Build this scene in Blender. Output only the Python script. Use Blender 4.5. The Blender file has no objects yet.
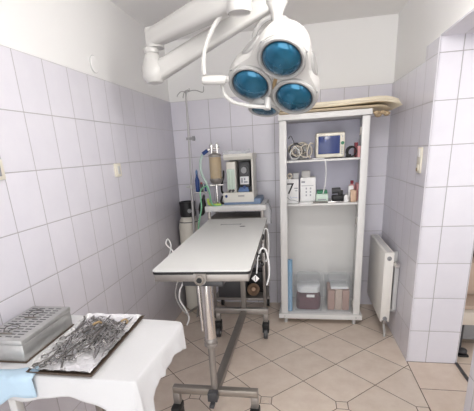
import bpy, bmesh, math, random
from mathutils import Vector, Matrix, Euler
C = bpy.context.scene.collection
V = Vector
PI = math.pi
random.seed(7)
ORG = {}

# ------------------------------------------------------------------ materials
def mat(name, col, rough=.5, metal=0., spec=.5, alpha=1., trans=0., noise=0., nscale=8., bump=0., bscale=40., coat=0., ior=1.45):
    m = bpy.data.materials.new(name); m.use_nodes = True
    nt = m.node_tree; b = nt.nodes['Principled BSDF']
    b.inputs['Base Color'].default_value = (*col, 1)
    b.inputs['Roughness'].default_value = rough
    b.inputs['Metallic'].default_value = metal
    b.inputs['Specular IOR Level'].default_value = spec
    b.inputs['Alpha'].default_value = alpha
    b.inputs['Transmission Weight'].default_value = trans
    b.inputs['Coat Weight'].default_value = coat
    b.inputs['IOR'].default_value = ior
    tc = nt.nodes.new('ShaderNodeTexCoord')
    n = nt.nodes.new('ShaderNodeTexNoise'); n.inputs['Scale'].default_value = nscale; n.inputs['Detail'].default_value = 4
    nt.links.new(tc.outputs['Object'], n.inputs['Vector'])
    mr = nt.nodes.new('ShaderNodeMapRange')
    mr.inputs['To Min'].default_value = 1 - noise; mr.inputs['To Max'].default_value = 1 + noise
    nt.links.new(n.outputs['Fac'], mr.inputs['Value'])
    mx = nt.nodes.new('ShaderNodeVectorMath'); mx.operation = 'SCALE'
    mx.inputs[0].default_value = col
    nt.links.new(mr.outputs['Result'], mx.inputs['Scale'])
    nt.links.new(mx.outputs['Vector'], b.inputs['Base Color'])
    if bump:
        n2 = nt.nodes.new('ShaderNodeTexNoise'); n2.inputs['Scale'].default_value = bscale
        nt.links.new(tc.outputs['Object'], n2.inputs['Vector'])
        bp = nt.nodes.new('ShaderNodeBump'); bp.inputs['Strength'].default_value = bump; bp.inputs['Distance'].default_value = .01
        nt.links.new(n2.outputs['Fac'], bp.inputs['Height']); nt.links.new(bp.outputs['Normal'], b.inputs['Normal'])
    return m

def grid_mat(name, au, av, w, h, ou, ov, col, grout, gw, rough=.25, rot45=False, var=.02, mottle=0., mscale=6., col2=None, dots=None, wave=0.):
    """tiles on a grid of world positions: joint at ou + k*w, ov + k*h"""
    m = bpy.data.materials.new(name); m.use_nodes = True
    nt = m.node_tree; N = nt.nodes; L = nt.links; b = N['Principled BSDF']
    g = N.new('ShaderNodeNewGeometry'); s = N.new('ShaderNodeSeparateXYZ'); L.new(g.outputs['Position'], s.inputs[0])
    def mth(op, a, c=None, d=None):
        n = N.new('ShaderNodeMath'); n.operation = op
        for i, x in enumerate((a, c, d)):
            if x is None: continue
            if isinstance(x, (int, float)): n.inputs[i].default_value = x
            else: L.new(x, n.inputs[i])
        return n.outputs[0]
    U, W = s.outputs[au.upper()], s.outputs[av.upper()]
    if rot45:
        r = math.sqrt(.5)
        a = mth('ADD', mth('MULTIPLY', U, r), mth('MULTIPLY', W, r)); c = mth('SUBTRACT', mth('MULTIPLY', W, r), mth('MULTIPLY', U, r))
        U, W = a, c
    u = mth('DIVIDE', mth('SUBTRACT', U, ou), w); v = mth('DIVIDE', mth('SUBTRACT', W, ov), h)
    du = mth('SUBTRACT', .5, mth('ABSOLUTE', mth('SUBTRACT', mth('FRACT', u), .5)))
    dv = mth('SUBTRACT', .5, mth('ABSOLUTE', mth('SUBTRACT', mth('FRACT', v), .5)))
    du = mth('MULTIPLY', du, w); dv = mth('MULTIPLY', dv, h)
    d = mth('MINIMUM', du, dv)
    line = mth('LESS_THAN', d, gw / 2)
    if dots:     # small inset corner tiles at the joints nearer than a given row
        rad, ymax = dots
        q = mth('ADD', du, dv)
        ring = mth('MULTIPLY', mth('LESS_THAN', mth('ABSOLUTE', mth('SUBTRACT', q, rad)), gw * .7), mth('LESS_THAN', s.outputs['Y'], ymax))
        ins = mth('MULTIPLY', mth('LESS_THAN', q, rad), mth('LESS_THAN', s.outputs['Y'], ymax))
        line = mth('MAXIMUM', mth('MULTIPLY', line, mth('SUBTRACT', 1., ins)), ring)
    cmb = N.new('ShaderNodeCombineXYZ'); L.new(mth('FLOOR', u), cmb.inputs[0]); L.new(mth('FLOOR', v), cmb.inputs[1])
    wn = N.new('ShaderNodeTexWhiteNoise'); L.new(cmb.outputs[0], wn.inputs['Vector'])
    vv = mth('ADD', mth('MULTIPLY', wn.outputs['Value'], 2 * var), 1 - var)
    ns = N.new('ShaderNodeTexNoise'); ns.inputs['Scale'].default_value = mscale; ns.inputs['Detail'].default_value = 6; ns.inputs['Roughness'].default_value = .65
    L.new(g.outputs['Position'], ns.inputs['Vector'])
    mixc = N.new('ShaderNodeMix'); mixc.data_type = 'RGBA'
    mixc.inputs['A'].default_value = (*col, 1); mixc.inputs['B'].default_value = (*(col2 or col), 1)
    rmp = N.new('ShaderNodeMapRange'); rmp.inputs['From Min'].default_value = .35; rmp.inputs['From Max'].default_value = .65
    L.new(ns.outputs['Fac'], rmp.inputs['Value']); L.new(rmp.outputs['Result'], mixc.inputs['Factor'])
    sc = N.new('ShaderNodeVectorMath'); sc.operation = 'SCALE'; L.new(mixc.outputs['Result'], sc.inputs[0]); L.new(vv, sc.inputs['Scale'])
    fin = N.new('ShaderNodeMix'); fin.data_type = 'RGBA'; L.new(line, fin.inputs['Factor']); L.new(sc.outputs[0], fin.inputs['A']); fin.inputs['B'].default_value = (*grout, 1)
    L.new(fin.outputs['Result'], b.inputs['Base Color'])
    rg = mth('ADD', rough, mth('MULTIPLY', line, .5)); L.new(rg, b.inputs['Roughness'])
    ht = N.new('ShaderNodeMapRange'); ht.inputs['From Max'].default_value = gw * 1.4; L.new(d, ht.inputs['Value'])
    bp = N.new('ShaderNodeBump'); bp.inputs['Strength'].default_value = .35; bp.inputs['Distance'].default_value = .003
    L.new(ht.outputs['Result'], bp.inputs['Height']); L.new(bp.outputs['Normal'], b.inputs['Normal'])
    return m

def glass(name, col, rough=.05, mixf=.25):
    m = bpy.data.materials.new(name); m.use_nodes = True
    nt = m.node_tree; N = nt.nodes; out = N['Material Output']
    N.remove(N['Principled BSDF'])
    t = N.new('ShaderNodeBsdfTransparent'); t.inputs[0].default_value = (*col, 1)
    p = N.new('ShaderNodeBsdfPrincipled'); p.inputs['Base Color'].default_value = (*col, 1); p.inputs['Roughness'].default_value = rough
    mx = N.new('ShaderNodeMixShader'); mx.inputs[0].default_value = mixf
    nt.links.new(t.outputs[0], mx.inputs[1]); nt.links.new(p.outputs[0], mx.inputs[2]); nt.links.new(mx.outputs[0], out.inputs[0])
    return m

TILE = (.715, .7, .765); TILE2 = (.745, .73, .79); GROUT = (.4, .385, .4)
M = dict(
    plaster=mat('white plaster', (.84, .835, .83), .8, noise=.02, nscale=2, bump=.05, bscale=60),
    ceil=mat('ceiling paint', (.84, .835, .83), .85, noise=.01),
    tl=grid_mat('left wall tiles', 'y', 'z', .2, .25, -1.4444, 0, TILE, GROUT, .0042, col2=TILE2),
    tb=grid_mat('back wall tiles', 'x', 'z', .2, .25, .3622, 0, TILE, GROUT, .0048, col2=TILE2),
    tr=grid_mat('right wall tiles', 'y', 'z', .2, .25, -1.063, 0, TILE, GROUT, .0048, col2=TILE2),
    tv=grid_mat('reveal tiles', 'x', 'z', .2, .25, 2.098, 0, TILE, GROUT, .0048, col2=TILE2),
    floor=grid_mat('floor tiles', 'x', 'y', .3335, .3335, (1.225 - .912) * math.sqrt(.5), (-.912 - 1.225) * math.sqrt(.5), (.7, .585, .49), (.2, .15, .115), .0055, rough=.3,
                   rot45=True, var=.05, col2=(.78, .675, .58), mscale=9, dots=(.05, -1.5)),
    floor2=grid_mat('doorway floor tiles', 'x', 'y', .3335, .3335, 1.969, -1.395, (.69, .56, .46), (.16, .085, .06), .0055, rough=.3, var=.04, col2=(.76, .64, .54), mscale=9),
    tilestrip=mat('tile edge strip', (.76, .745, .8), .4),
    seam=mat('dark floor seam', (.13, .09, .065), .7),
    lavender=mat('lavender board', (.64, .635, .74), .5),
    white=mat('white lacquer', (.72, .715, .705), .35, noise=.015),
    lampw=mat('lamp enamel', (.53, .52, .505), .3, coat=.2, noise=.01),
    lampg=mat('lamp grey plastic', (.36, .355, .35), .45),
    cream=mat('cream plastic', (.76, .72, .62), .4),
    creamm=mat('cream machine paint', (.76, .74, .68), .4, noise=.02),
    steel=mat('brushed steel', (.34, .315, .295), .42, metal=.65, noise=.1, nscale=20),
    steeld=mat('worn steel', (.33, .3, .27), .42, metal=.7, noise=.15, nscale=14),
    chrome2=mat('satin chrome', (.42, .41, .41), .3, metal=.6),
    chrome=mat('chrome', (.75, .73, .71), .12, metal=1.),
    box_metal=mat('scuffed aluminium', (.5, .5, .49), .33, metal=.65, noise=.18, nscale=30, bump=.15, bscale=25),
    foil=mat('crumpled foil', (.92, .92, .93), .25, metal=.6, bump=.55, bscale=28),
    inst=mat('instrument steel', (.42, .41, .4), .25, metal=.95, noise=.1, nscale=40),
    instd=mat('dark instrument steel', (.2, .19, .18), .3, metal=.9),
    brass=mat('brass', (.4, .29, .16), .35, metal=.9),
    black=mat('black rubber', (.012, .012, .013), .45),
    darkgrey=mat('dark grey plastic', (.06, .06, .065), .4),
    grey=mat('grey plastic', (.3, .3, .31), .5),
    lgrey=mat('light grey paint', (.55, .55, .55), .45),
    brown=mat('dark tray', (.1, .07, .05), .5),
    cloth=mat('white cotton cloth', (.66, .66, .67), .85, noise=.02, bump=.1, bscale=120),
    table=mat('white laminate', (.62, .62, .605), .5, noise=.01),
    bluec=mat('pale blue drape', (.5, .66, .79), .8, bump=.2, bscale=60),
    blue=mat('blue plastic', (.13, .22, .42), .45),
    bluerack=mat('blue grey housing', (.2, .28, .42), .45),
    bluero=mat('blue paper roll', (.25, .42, .6), .7),
    dblue=mat('deep blue plastic', (.015, .05, .2), .3),
    screen=mat('blue lcd', (.035, .055, .18), .2),
    teal=mat('teal heat filter', (.008, .115, .21), .1, metal=.6, coat=.6, noise=.25, nscale=30),
    green=mat('green tube', (.2, .5, .3), .4),
    lime=mat('lime tube', (.45, .62, .12), .4),
    hose=glass('pale green hose', (.72, .86, .8), .2, .6),
    wcord=mat('white cord', (.8, .8, .8), .5),
    gcord=mat('grey cord', (.45, .44, .43), .5),
    dcord=mat('beige cord', (.62, .56, .48), .5),
    rad=mat('radiator enamel', (.82, .8, .76), .35),
    mat=mat('cream foam', (.85, .77, .61), .8, noise=.06, nscale=10, bump=.2, bscale=15),
    mat2=mat('beige foam', (.72, .62, .46), .8, noise=.06, nscale=10),
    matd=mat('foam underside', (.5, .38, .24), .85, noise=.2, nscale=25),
    paper=mat('white carton', (.82, .82, .82), .6),
    ink=mat('black ink', (.01, .01, .015), .6),
    inkg=mat('grey ink', (.35, .36, .4), .6),
    inkb=mat('blue ink', (.08, .2, .55), .6),
    teabox=mat('pale green carton', (.6, .72, .63), .6),
    dgreen=mat('green lid', (.05, .22, .12), .5),
    maroon=mat('maroon cloth', (.1, .015, .035), .8, noise=.3, nscale=30),
    pink=mat('brown pink pack', (.42, .25, .2), .7, noise=.15, nscale=20),
    pinkp=mat('pink plastic', (.7, .35, .36), .5),
    red=mat('dark red carton', (.3, .04, .06), .5),
    skin=mat('tan plastic', (.6, .42, .3), .5),
    clear=glass('clear plastic box', (.975, .98, .985), .15, .04),
    bagl=glass('clear film', (.95, .955, .96), .2, .16),
    bagm=glass('thin plastic film', (.92, .93, .95), .2, .4),
    canister=mat('soda lime grains', (.5, .36, .2), .6, noise=.25, nscale=60),
    glassj=glass('canister glass', (.97, .97, .95), .05, .08),
    cyl=mat('ivory cylinder paint', (.68, .65, .58), .4, noise=.08, nscale=10),
    copper=mat('brown coil', (.22, .14, .09), .5, noise=.3, nscale=40),
    wood=mat('dark brown wood', (.09, .045, .025), .5, noise=.2, nscale=20),
    beige=mat('beige upholstery', (.55, .42, .34), .8, noise=.05),
    creamb=mat('cream board', (.7, .62, .54), .6),
    yellow=mat('manila', (.62, .55, .34), .6),
    winglass=glass('window glass', (1, 1, 1), .02, .06),
)

# ------------------------------------------------------------------ mesh helpers
class MB:
    def __init__(s): s.b = bmesh.new()
    def _new(s, fn):
        n0 = set(s.b.verts); fn(); return [v for v in s.b.verts if v not in n0]
    def box(s, lo, hi, bev=0., mtx=None, seg=2):
        c = [(a + b) / 2 for a, b in zip(lo, hi)]; sz = [abs(b - a) for a, b in zip(lo, hi)]
        r = bmesh.ops.create_cube(s.b, size=1, matrix=Matrix.Translation(c) @ Matrix.Diagonal((*sz, 1)))
        vs = r['verts']
        if bev:
            es = list({e for v in vs for e in v.link_edges})
            r = bmesh.ops.bevel(s.b, geom=es, offset=bev, segments=seg, affect='EDGES', profile=.5)
            vs = list({v for f in r['faces'] for v in f.verts} | {v for v in vs if v.is_valid})
        if mtx: bmesh.ops.transform(s.b, matrix=mtx, verts=vs)
        return s
    def prism(s, pts, z0, z1, axis='z', bev=0.):
        def P(a, b, c): return {'z': (a, b, c), 'y': (a, c, b), 'x': (c, a, b)}[axis]
        lo = [s.b.verts.new(P(a, b, z0)) for a, b in pts]; hi = [s.b.verts.new(P(a, b, z1)) for a, b in pts]
        n = len(pts); fs = [s.b.faces.new(lo), s.b.faces.new(hi)]
        for i in range(n): fs.append(s.b.faces.new((lo[i], lo[(i + 1) % n], hi[(i + 1) % n], hi[i])))
        bmesh.ops.recalc_face_normals(s.b, faces=fs)
        if bev:
            es = [e for f in fs[:2] for e in f.edges]
            bmesh.ops.bevel(s.b, geom=list(set(es)), offset=bev, segments=2, affect='EDGES', profile=.5)
        return s
    def loft(s, rings, cap=True, closed=True):
        R = [[s.b.verts.new(p) for p in r] for r in rings]; n = len(R[0]); fs = []
        for a, b in zip(R, R[1:]):
            for i in range(n if closed else n - 1):
                fs.append(s.b.faces.new((a[i], a[(i + 1) % n], b[(i + 1) % n], b[i])))
        if cap and closed:
            fs.append(s.b.faces.new(R[0][::-1])); fs.append(s.b.faces.new(R[-1]))
        bmesh.ops.recalc_face_normals(s.b, faces=fs)
        return s
    def cyl(s, p0, p1, r0, r1=None, seg=20):
        p0, p1 = V(p0), V(p1); r1 = r0 if r1 is None else r1
        d = (p1 - p0); q = d.to_track_quat('Z', 'Y')
        ring = lambda p, r: [p + q @ V((r * math.cos(2 * PI * i / seg), r * math.sin(2 * PI * i / seg), 0)) for i in range(seg)]
        return s.loft([ring(p0, r0), ring(p1, r1)])
    def lathe(s, prof, seg=28, mtx=None, cap=True):
        mtx = mtx or Matrix()
        rings = [[mtx @ V((max(r, 1e-4) * math.cos(2 * PI * i / seg), max(r, 1e-4) * math.sin(2 * PI * i / seg), z)) for i in range(seg)] for r, z in prof]
        return s.loft(rings, cap)
    def torus(s, R, r, mtx=None, seg=28, k=8, a0=0, a1=2 * PI):
        mtx = mtx or Matrix(); full = abs(a1 - a0) > 6.28
        n = seg if full else seg + 1
        rings = [[mtx @ V(((R + r * math.cos(2 * PI * j / k)) * math.cos(a), (R + r * math.cos(2 * PI * j / k)) * math.sin(a), r * math.sin(2 * PI * j / k))) for j in range(k)]
                 for a in [a0 + (a1 - a0) * i / seg for i in range(n)]]
        if full: rings.append(rings[0]); 
        s.loft(rings, cap=not full)
        if full: bmesh.ops.remove_doubles(s.b, verts=s.b.verts[:], dist=1e-6)
        return s
    def tube(s, pts, r, k=8, sub=6):
        P = [V(p) for p in pts]
        if sub > 1 and len(P) > 2:
            Q = []
            for i in range(len(P) - 1):
                a, b, c, d = P[max(i - 1, 0)], P[i], P[i + 1], P[min(i + 2, len(P) - 1)]
                for j in range(sub):
                    t = j / sub
                    Q.append(.5 * ((2 * b) + (c - a) * t + (2 * a - 5 * b + 4 * c - d) * t * t + (3 * b - a - 3 * c + d) * t ** 3))
            Q.append(P[-1]); P = Q
        rings = []; up = V((0, 0, 1)); prev = None
        for i, p in enumerate(P):
            t = (P[min(i + 1, len(P) - 1)] - P[max(i - 1, 0)]).normalized()
            if prev is None:
                x = t.cross(up); x = x if x.length > .1 else t.cross(V((1, 0, 0)))
            else: x = prev - t * prev.dot(t)
            x.normalize(); prev = x; y = t.cross(x)
            rr = r(i / (len(P) - 1)) if callable(r) else r
            rings.append([p + x * rr * math.cos(2 * PI * j / k) + y * rr * math.sin(2 * PI * j / k) for j in range(k)])
        return s.loft(rings)
    def sphere(s, c, r, sc=(1, 1, 1), u=20, v=12):
        bmesh.ops.create_uvsphere(s.b, u_segments=u, v_segments=v, radius=r, matrix=Matrix.Translation(c) @ Matrix.Diagonal((*sc, 1)))
        return s
    def build(s, name, m, parent=None, smooth=True, ang=38, mods=None):
        b = s.b
        if parent is not None: bmesh.ops.translate(b, vec=-ORG.get(parent.name, V((0, 0, 0))), verts=b.verts[:])
        b.normal_update()
        if smooth:
            for f in b.faces: f.smooth = True
            for e in b.edges:
                if len(e.link_faces) == 2 and e.calc_face_angle(0) > math.radians(ang): e.smooth = False
        me = bpy.data.meshes.new(name); b.to_mesh(me); b.free()
        me.materials.append(m)
        o = bpy.data.objects.new(name, me); C.objects.link(o)
        if parent is not None: o.parent = parent; ORG[o.name] = ORG.get(parent.name, V((0, 0, 0)))
        else: ORG[o.name] = V((0, 0, 0))
        return o

def tag(o, label, cat, group=None, kind=None):
    o['label'] = label; o['category'] = cat
    if group: o['group'] = group
    if kind: o['kind'] = kind
    return o
def thing(name, label, cat, loc, group=None):
    o = bpy.data.objects.new(name, None); C.objects.link(o); o.location = loc; o.empty_display_size = .05
    ORG[o.name] = V(loc)
    return tag(o, label, cat, group)
def origin(o):     # move a single-mesh thing's origin to its base
    me = o.data; n = len(me.vertices)
    c = V((sum(v.co.x for v in me.vertices) / n, sum(v.co.y for v in me.vertices) / n, min(v.co.z for v in me.vertices)))
    me.transform(Matrix.Translation(-c)); o.location = c
    return o
def struct(name, mb, m, parent=None):
    o = mb.build(name, m, parent)
    if parent is None: o['kind'] = 'structure'
    return o
def dup(o, loc, rot=None, label=None, group=None):
    def cp(x, par):
        c = x.copy(); C.objects.link(c)
        if par: c.parent = par
        for ch in x.children: cp(ch, c)
        return c
    r = cp(o, None); r.location = loc
    if rot: r.rotation_euler = rot
    if label: r['label'] = label
    if group: r['group'] = group
    return r
def text_mesh(txt, size, m, parent, name, pos, rot, ext=.0006):
    cu = bpy.data.curves.new('txt', 'FONT'); cu.body = txt; cu.size = size; cu.extrude = ext; cu.align_x = 'CENTER'; cu.align_y = 'CENTER'
    t = bpy.data.objects.new('txt', cu); C.objects.link(t)
    dg = bpy.context.evaluated_depsgraph_get(); dg.update()
    me = bpy.data.meshes.new_from_object(t.evaluated_get(dg)); bpy.data.objects.remove(t)
    me.transform(Matrix.Translation(V(pos) - ORG[parent.name]) @ Euler(rot).to_matrix().to_4x4())
    me.materials.clear(); me.materials.append(m)
    o = bpy.data.objects.new(name, me); C.objects.link(o); o.parent = parent; ORG[o.name] = ORG[parent.name]
    return o

# ------------------------------------------------------------------ camera
cam = bpy.data.cameras.new('camera'); co = bpy.data.objects.new('camera', cam); C.objects.link(co)
R = Matrix(((0.98216097, -0.00424472, 0.1879942), (0.17970161, 0.3156314, -0.93171034), (-0.05538202, 0.94887239, 0.31076362)))
co.matrix_world = Matrix.Translation((1.2124, -3.6453, 1.5331)) @ R.to_4x4()
cam.sensor_width = 36; cam.sensor_fit = 'HORIZONTAL'; cam.lens = 373.2152 / 474 * 36
cam.shift_x = (237 - 230.4802) / 474; cam.shift_y = (273.8547 - 205.5) / 474
cam.clip_start = .05
bpy.context.scene.camera = co

# ------------------------------------------------------------------ room shell
YN = -4.25      # near end of the room, behind the camera
HC = 2.5
XB, XJ = 1.948, 1.968            # right wall: at the back corner, at the doorway
XN = XJ + .02
struct('floor', MB().box((-.3, YN, -.1), (1.972, .0, 0)), M['floor'])
struct('floor_doorway', MB().box((1.972, -5.2, -.1), (4.2, 1.0, 0)), M['floor2'])
struct('ceiling', MB().box((-.3, YN, HC), (2.4, .3, HC + .1)), M['ceil'])
w = struct('wall_left', MB().box((-.25, YN, 0), (-.008, .25, HC)), M['plaster'])
MB().box((-.008, YN, 0), (0, 0, 2.0), .0015).build('tile_cladding', M['tl'], w)
w = struct('wall_back', MB().box((-.008, .008, 0), (XB + .3, .25, HC)), M['plaster'])
MB().box((0, 0, 0), (XB, .008, 2.0), .0015).build('tile_cladding', M['tb'], w)
# right wall (thick, with the doorway between y -1.063 and y -2.0)
XT = XJ + .335
w = struct('wall_right', MB().prism([(XB + .008, .25), (XJ + .008, -1.055), (XT - .008, -1.055), (XT - .008, .25)], 0, HC)
           .box((XJ + .008, -2.0, 2.09), (XT - .008, -1.055, HC)), M['plaster'])
MB().prism([(XB, 0), (XJ, -1.063), (XJ + .008, -1.063), (XB + .008, 0)], 0, 2.0).prism([(1.9641, -.84), (XJ, -1.063), (XJ + .008, -1.063), (1.9721, -.84)], 2.0, 2.082).build('tile_cladding', M['tr'], w)
MB().box((XJ + .004, -1.063, 0), (XT, -1.055, 2.082)).box((XJ + .004, -2.0, 2.082), (XT, -1.055, 2.09)).build('reveal_cladding', M['tv'], w)
w2 = struct('wall_right_near', MB().box((XJ + .008, -2.75, 0), (XT, -2.008, HC)).box((XJ + .008, -4.1, 0), (XT, -2.75, .95)).box((XJ + .008, -4.1, 2.35), (XT, -2.75, HC)).box((XJ + .008, YN, 0), (XT, -4.1, HC)), M['plaster'])
MB().box((XJ, -2.75, 0), (XJ + .008, -2.0, 2.0)).box((XJ, YN, 0), (XJ + .008, -2.75, .95)).build('tile_cladding', M['tr'], w2)
MB().box((XJ + .002, -2.008, 0), (XT, -2.0, 2.082)).build('reveal_cladding', M['tv'], w2)
t_ = struct('trim_1', MB().cyl((XJ + .003, -1.0605, 0), (XJ + .003, -1.0605, 2.085), .004, seg=12), M['tilestrip'])
struct('trim_3', MB().box((1.9685, -2.0, 0), (1.9735, -1.063, .0012)).box((1.9735, -1.066, 0), (XT, -1.0625, .0012)), M['seam'])
struct('trim_2', MB().box((XT - .012, -2.0, 0), (XT + .008, -1.064, .012), .003), M['darkgrey'])
# window in the right wall, behind the photographer's shoulder
wf = struct('window_1', MB().box((XJ + .1, -4.1, .95), (XJ + .17, -4.02, 2.35)).box((XJ + .1, -2.83, .95), (XJ + .17, -2.75, 2.35)).box((XJ + .1, -4.02, .95), (XJ + .17, -2.83, 1.03))
            .box((XJ + .1, -4.02, 2.27), (XJ + .17, -2.83, 2.35)).box((XJ + .1, -3.46, 1.03), (XJ + .17, -3.39, 2.27)), M['white'])
MB().box((XJ + .13, -4.02, 1.03), (XJ + .136, -2.83, 2.27)).build('window_pane', M['winglass'], wf)
# next room seen through the doorway
struct('wall_next_room', MB().box((XT, -.05, 0), (4.2, .1, HC)).box((4.1, -3, 0), (4.2, -.05, HC)), M['plaster'])

# ------------------------------------------------------------------ wall fittings
def switch(name, label, c, face, w, h, rockers, group=None, brass=False):
    # plate on a wall; face = +1 looks along +x (left wall), -1 along -x (right wall)
    x, y, z = c
    t = thing(name, label, 'switch', (x, y, z - h / 2), group)
    X = lambda a, b: (min(x + face * a, x + face * b), max(x + face * a, x + face * b))
    a = X(.0, .012); MB().box((a[0], y - w / 2, z - h / 2), (a[1], y + w / 2, z + h / 2), .004).build('plate', M['cream'], t)
    for rz, rh, rw, mt in rockers:
        a = X(.012, .018); MB().box((a[0], y - rw / 2, z + rz - rh / 2), (a[1], y + rw / 2, z + rz + rh / 2), .002).build('rocker', M[mt], t)
    return t
switch('light_switch', 'cream wall switch with grey rocker alone on the left tiled wall above the work table', (0, -1.247, 1.458), 1, .085, .085, [(0, .05, .026, 'lgrey')])
switch('light_switch', 'grey switch cut by the left edge of the photo on the tiled wall', (0, -2.29, 1.515), 1, .08, .08, [(0, .05, .03, 'grey')])
t = switch('double_switch', 'tall cream double switch on the right tiled wall beside the doorway', (1.9653, -.935, 1.412), -1, .082, .16, [(.045, .05, .05, 'white'), (-.045, .04, .04, 'cream')])
MB().cyl((1.953, -.935, 1.355), (1.944, -.935, 1.355), .011).build('key_hole', M['brass'], t)
t = thing('wall_rosette', 'small white round cover on the left plaster wall above the tiles', 'cover', (-.008, -1.335, 2.03))
MB().lathe([(.047, 0), (.047, .006), (.042, .012), (.02, .016), (0, .016)], mtx=Matrix.Translation((-.008, -1.335, 2.07)) @ Matrix.Rotation(PI / 2, 4, 'Y')).build('cap', M['plaster'], t)
MB().torus(.046, .003, Matrix.Translation((-.003, -1.335, 2.07)) @ Matrix.Rotation(PI / 2, 4, 'Y')).build('gap_ring', M['lgrey'], t)

# ------------------------------------------------------------------ radiator
t = thing('radiator', 'white flat panel radiator low on the right tiled wall', 'radiator', (1.87, -.39, .13))
ry0, ry1, rz0, rz1 = -.715, -.065, .15, .73
MB().box((1.838, ry0, rz0), (1.852, ry1, rz1), .004).build('front_panel', M['rad'], t)
MB().box((1.895, ry0, rz0), (1.908, ry1, rz1), .004).build('back_panel', M['rad'], t)
for y in (ry0, ry1 - .006): MB().box((1.85, y, rz0 + .012), (1.897, y + .006, rz1 - .004), .002).build('side_cover', M['rad'], t)
g = MB().box((1.846, ry0, rz1 - .01), (1.902, ry1, rz1 + .001), .001); g.build('top_grille', M['rad'], t)
g = MB()
for i in range(30): g.box((1.857, ry0 + .02 + i * .0205, rz1 - .002), (1.893, ry0 + .03 + i * .0205, rz1 + .002))
g.build('grille_slot', M['lgrey'], t)
g = MB()
for i in range(18): g.box((1.852, ry0 + .03 + i * .034, rz0 + .03), (1.894, ry0 + .032 + i * .034, rz1 - .03))
g.build('convector_fin', M['rad'], t)
for zz in (rz1 - .045, rz0 + .03):
    MB().lathe([(.017, 0), (.017, .008), (.009, .009), (.007, .002)], mtx=Matrix.Translation((1.873, ry0, zz)) @ Matrix.Rotation(PI / 2, 4, 'X')).build('plug', M['grey'], t)
for zz in (.66, .25):
    MB().box((1.907, -.62, zz - .05), (1.957, -.59, zz + .05), .003).build('wall_bracket', M['lgrey'], t)
MB().cyl((1.925, -.73, .64), (1.925, -.685, .64), .016).cyl((1.925, -.73, .64), (1.925, -.76, .64), .02, .017).build('thermostat_valve', M['chrome'], t)
MB().tube([(1.873, -.69, .16), (1.876, -.688, .1), (1.884, -.684, .05), (1.888, -.682, .002)], .009).build('pipe', M['lgrey'], t)
MB().box((1.86, -.715, .128), (1.888, -.68, .158), .004).build('drain_valve', M['steel'], t)
MB().box((1.925, -.69, .24), (1.957, -.66, .62), .004).build('bracket_rail', M['lgrey'], t)

# ------------------------------------------------------------------ cabinet
CX0, CX1, CY0, CY1 = 1.03, 1.713, -.478, -.06
cab = thing('open_cabinet', 'tall white open cabinet with two upper shelves against the back wall', 'cabinet', ((CX0 + CX1) / 2, -.27, 0))
for x0, x1 in ((CX0, CX0 + .058), (CX1 - .056, CX1)):
    MB().box((x0, CY0, .1), (x1, CY0 + .04, 1.735), .003).build('front_post', M['white'], cab)
for x0, x1 in ((CX0 + .002, CX0 + .02), (CX1 - .02, CX1 - .002)):
    MB().box((x0, CY0 + .04, .1), (x1, CY1, 1.735), .001).build('side_panel', M['white'], cab)
MB().box((CX0 - .004, CY0 - .004, 1.74), (CX1 + .012, CY1, 1.782), .003).build('top_board', M['white'], cab)
MB().box((CX0 - .022, CY0 - .02, .055), (CX1 + .022, CY1, .1), .004).build('base_board', M['white'], cab)
MB().box((CX0 + .02, CY1 - .012, .1), (CX1 - .02, CY1, 1.07)).build('back_panel', M['white'], cab)
MB().box((CX0 + .02, CY1 - .012, 1.07), (CX1 - .02, CY1, 1.735)).build('back_panel', M['lavender'], cab)['label'] = 'pale lavender upper back panel'
for z in (1.435, 1.082):
    MB().box((CX0 + .02, CY0 + .045, z - .016), (CX1 - .02, CY1 - .012, z), .002).build('shelf', M['white'], cab)
for x in (CX0 + .04, CX1 - .04):
    for y in (CY0 + .03, CY1 - .05): MB().cyl((x, y, 0), (x, y, .056), .016).build('foot', M['lgrey'], cab)
for z in (.16, .9, 1.6):
    MB().box((CX1 - .064, CY0 + .041, z), (CX1 - .046, CY0 + .062, z + .06), .002).build('hinge', M['steel'], cab)
for x in (CX0 + .03, CX1 - .03): MB().cyl((x, CY0 - .0215, .078), (x, CY0 - .019, .078), .008).build('screw_cap', M['lgrey'], cab)

# cream foam mat lying folded on the cabinet
t = thing('foam_mat', 'cream folded foam mat lying on top of the open cabinet, drooping at the right end', 'mat', (1.45, -.27, 1.782))
def mat_strip(y0, y1, th, xs, zf):
    rings = []
    n = len(xs)
    for i, x in enumerate(xs):
        z = zf[i]; h = th * (1 if i < n - 1 else .25)
        w0 = y0 + .006 * math.sin(i * 1.9); w1 = y1
        rings.append([(x, w0 + .004, z + .004), (x, w0 - .012, z + h * .5), (x, w0 + .004, z + h - .004), (x, w0 + .05, z + h), (x, (w0 + w1) / 2, z + h + .006), (x, w1, z + h * .95), (x, w1, z)])
    return MB().loft(rings)
xs = [1.03, 1.1, 1.2, 1.3, 1.4, 1.5, 1.6, 1.7, 1.76, 1.81, 1.86, 1.9, 1.925]
mat_strip(-.49, -.09, .024, xs[:-2], [1.784] * 8 + [1.784, 1.776, 1.76]).build('lower_fold', M['mat2'], t)
mat_strip(-.495, -.09, .044, xs, [1.809, 1.81, 1.808, 1.809, 1.81, 1.812, 1.815, 1.82, 1.822, 1.818, 1.808, 1.794, 1.782]).build('upper_fold', M['mat'], t)
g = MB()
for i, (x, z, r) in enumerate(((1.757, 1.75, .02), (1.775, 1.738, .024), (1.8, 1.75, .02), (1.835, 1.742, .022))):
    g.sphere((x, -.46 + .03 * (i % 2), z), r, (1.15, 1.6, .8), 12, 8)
g.build('torn_underside', M['matd'], t)

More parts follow.
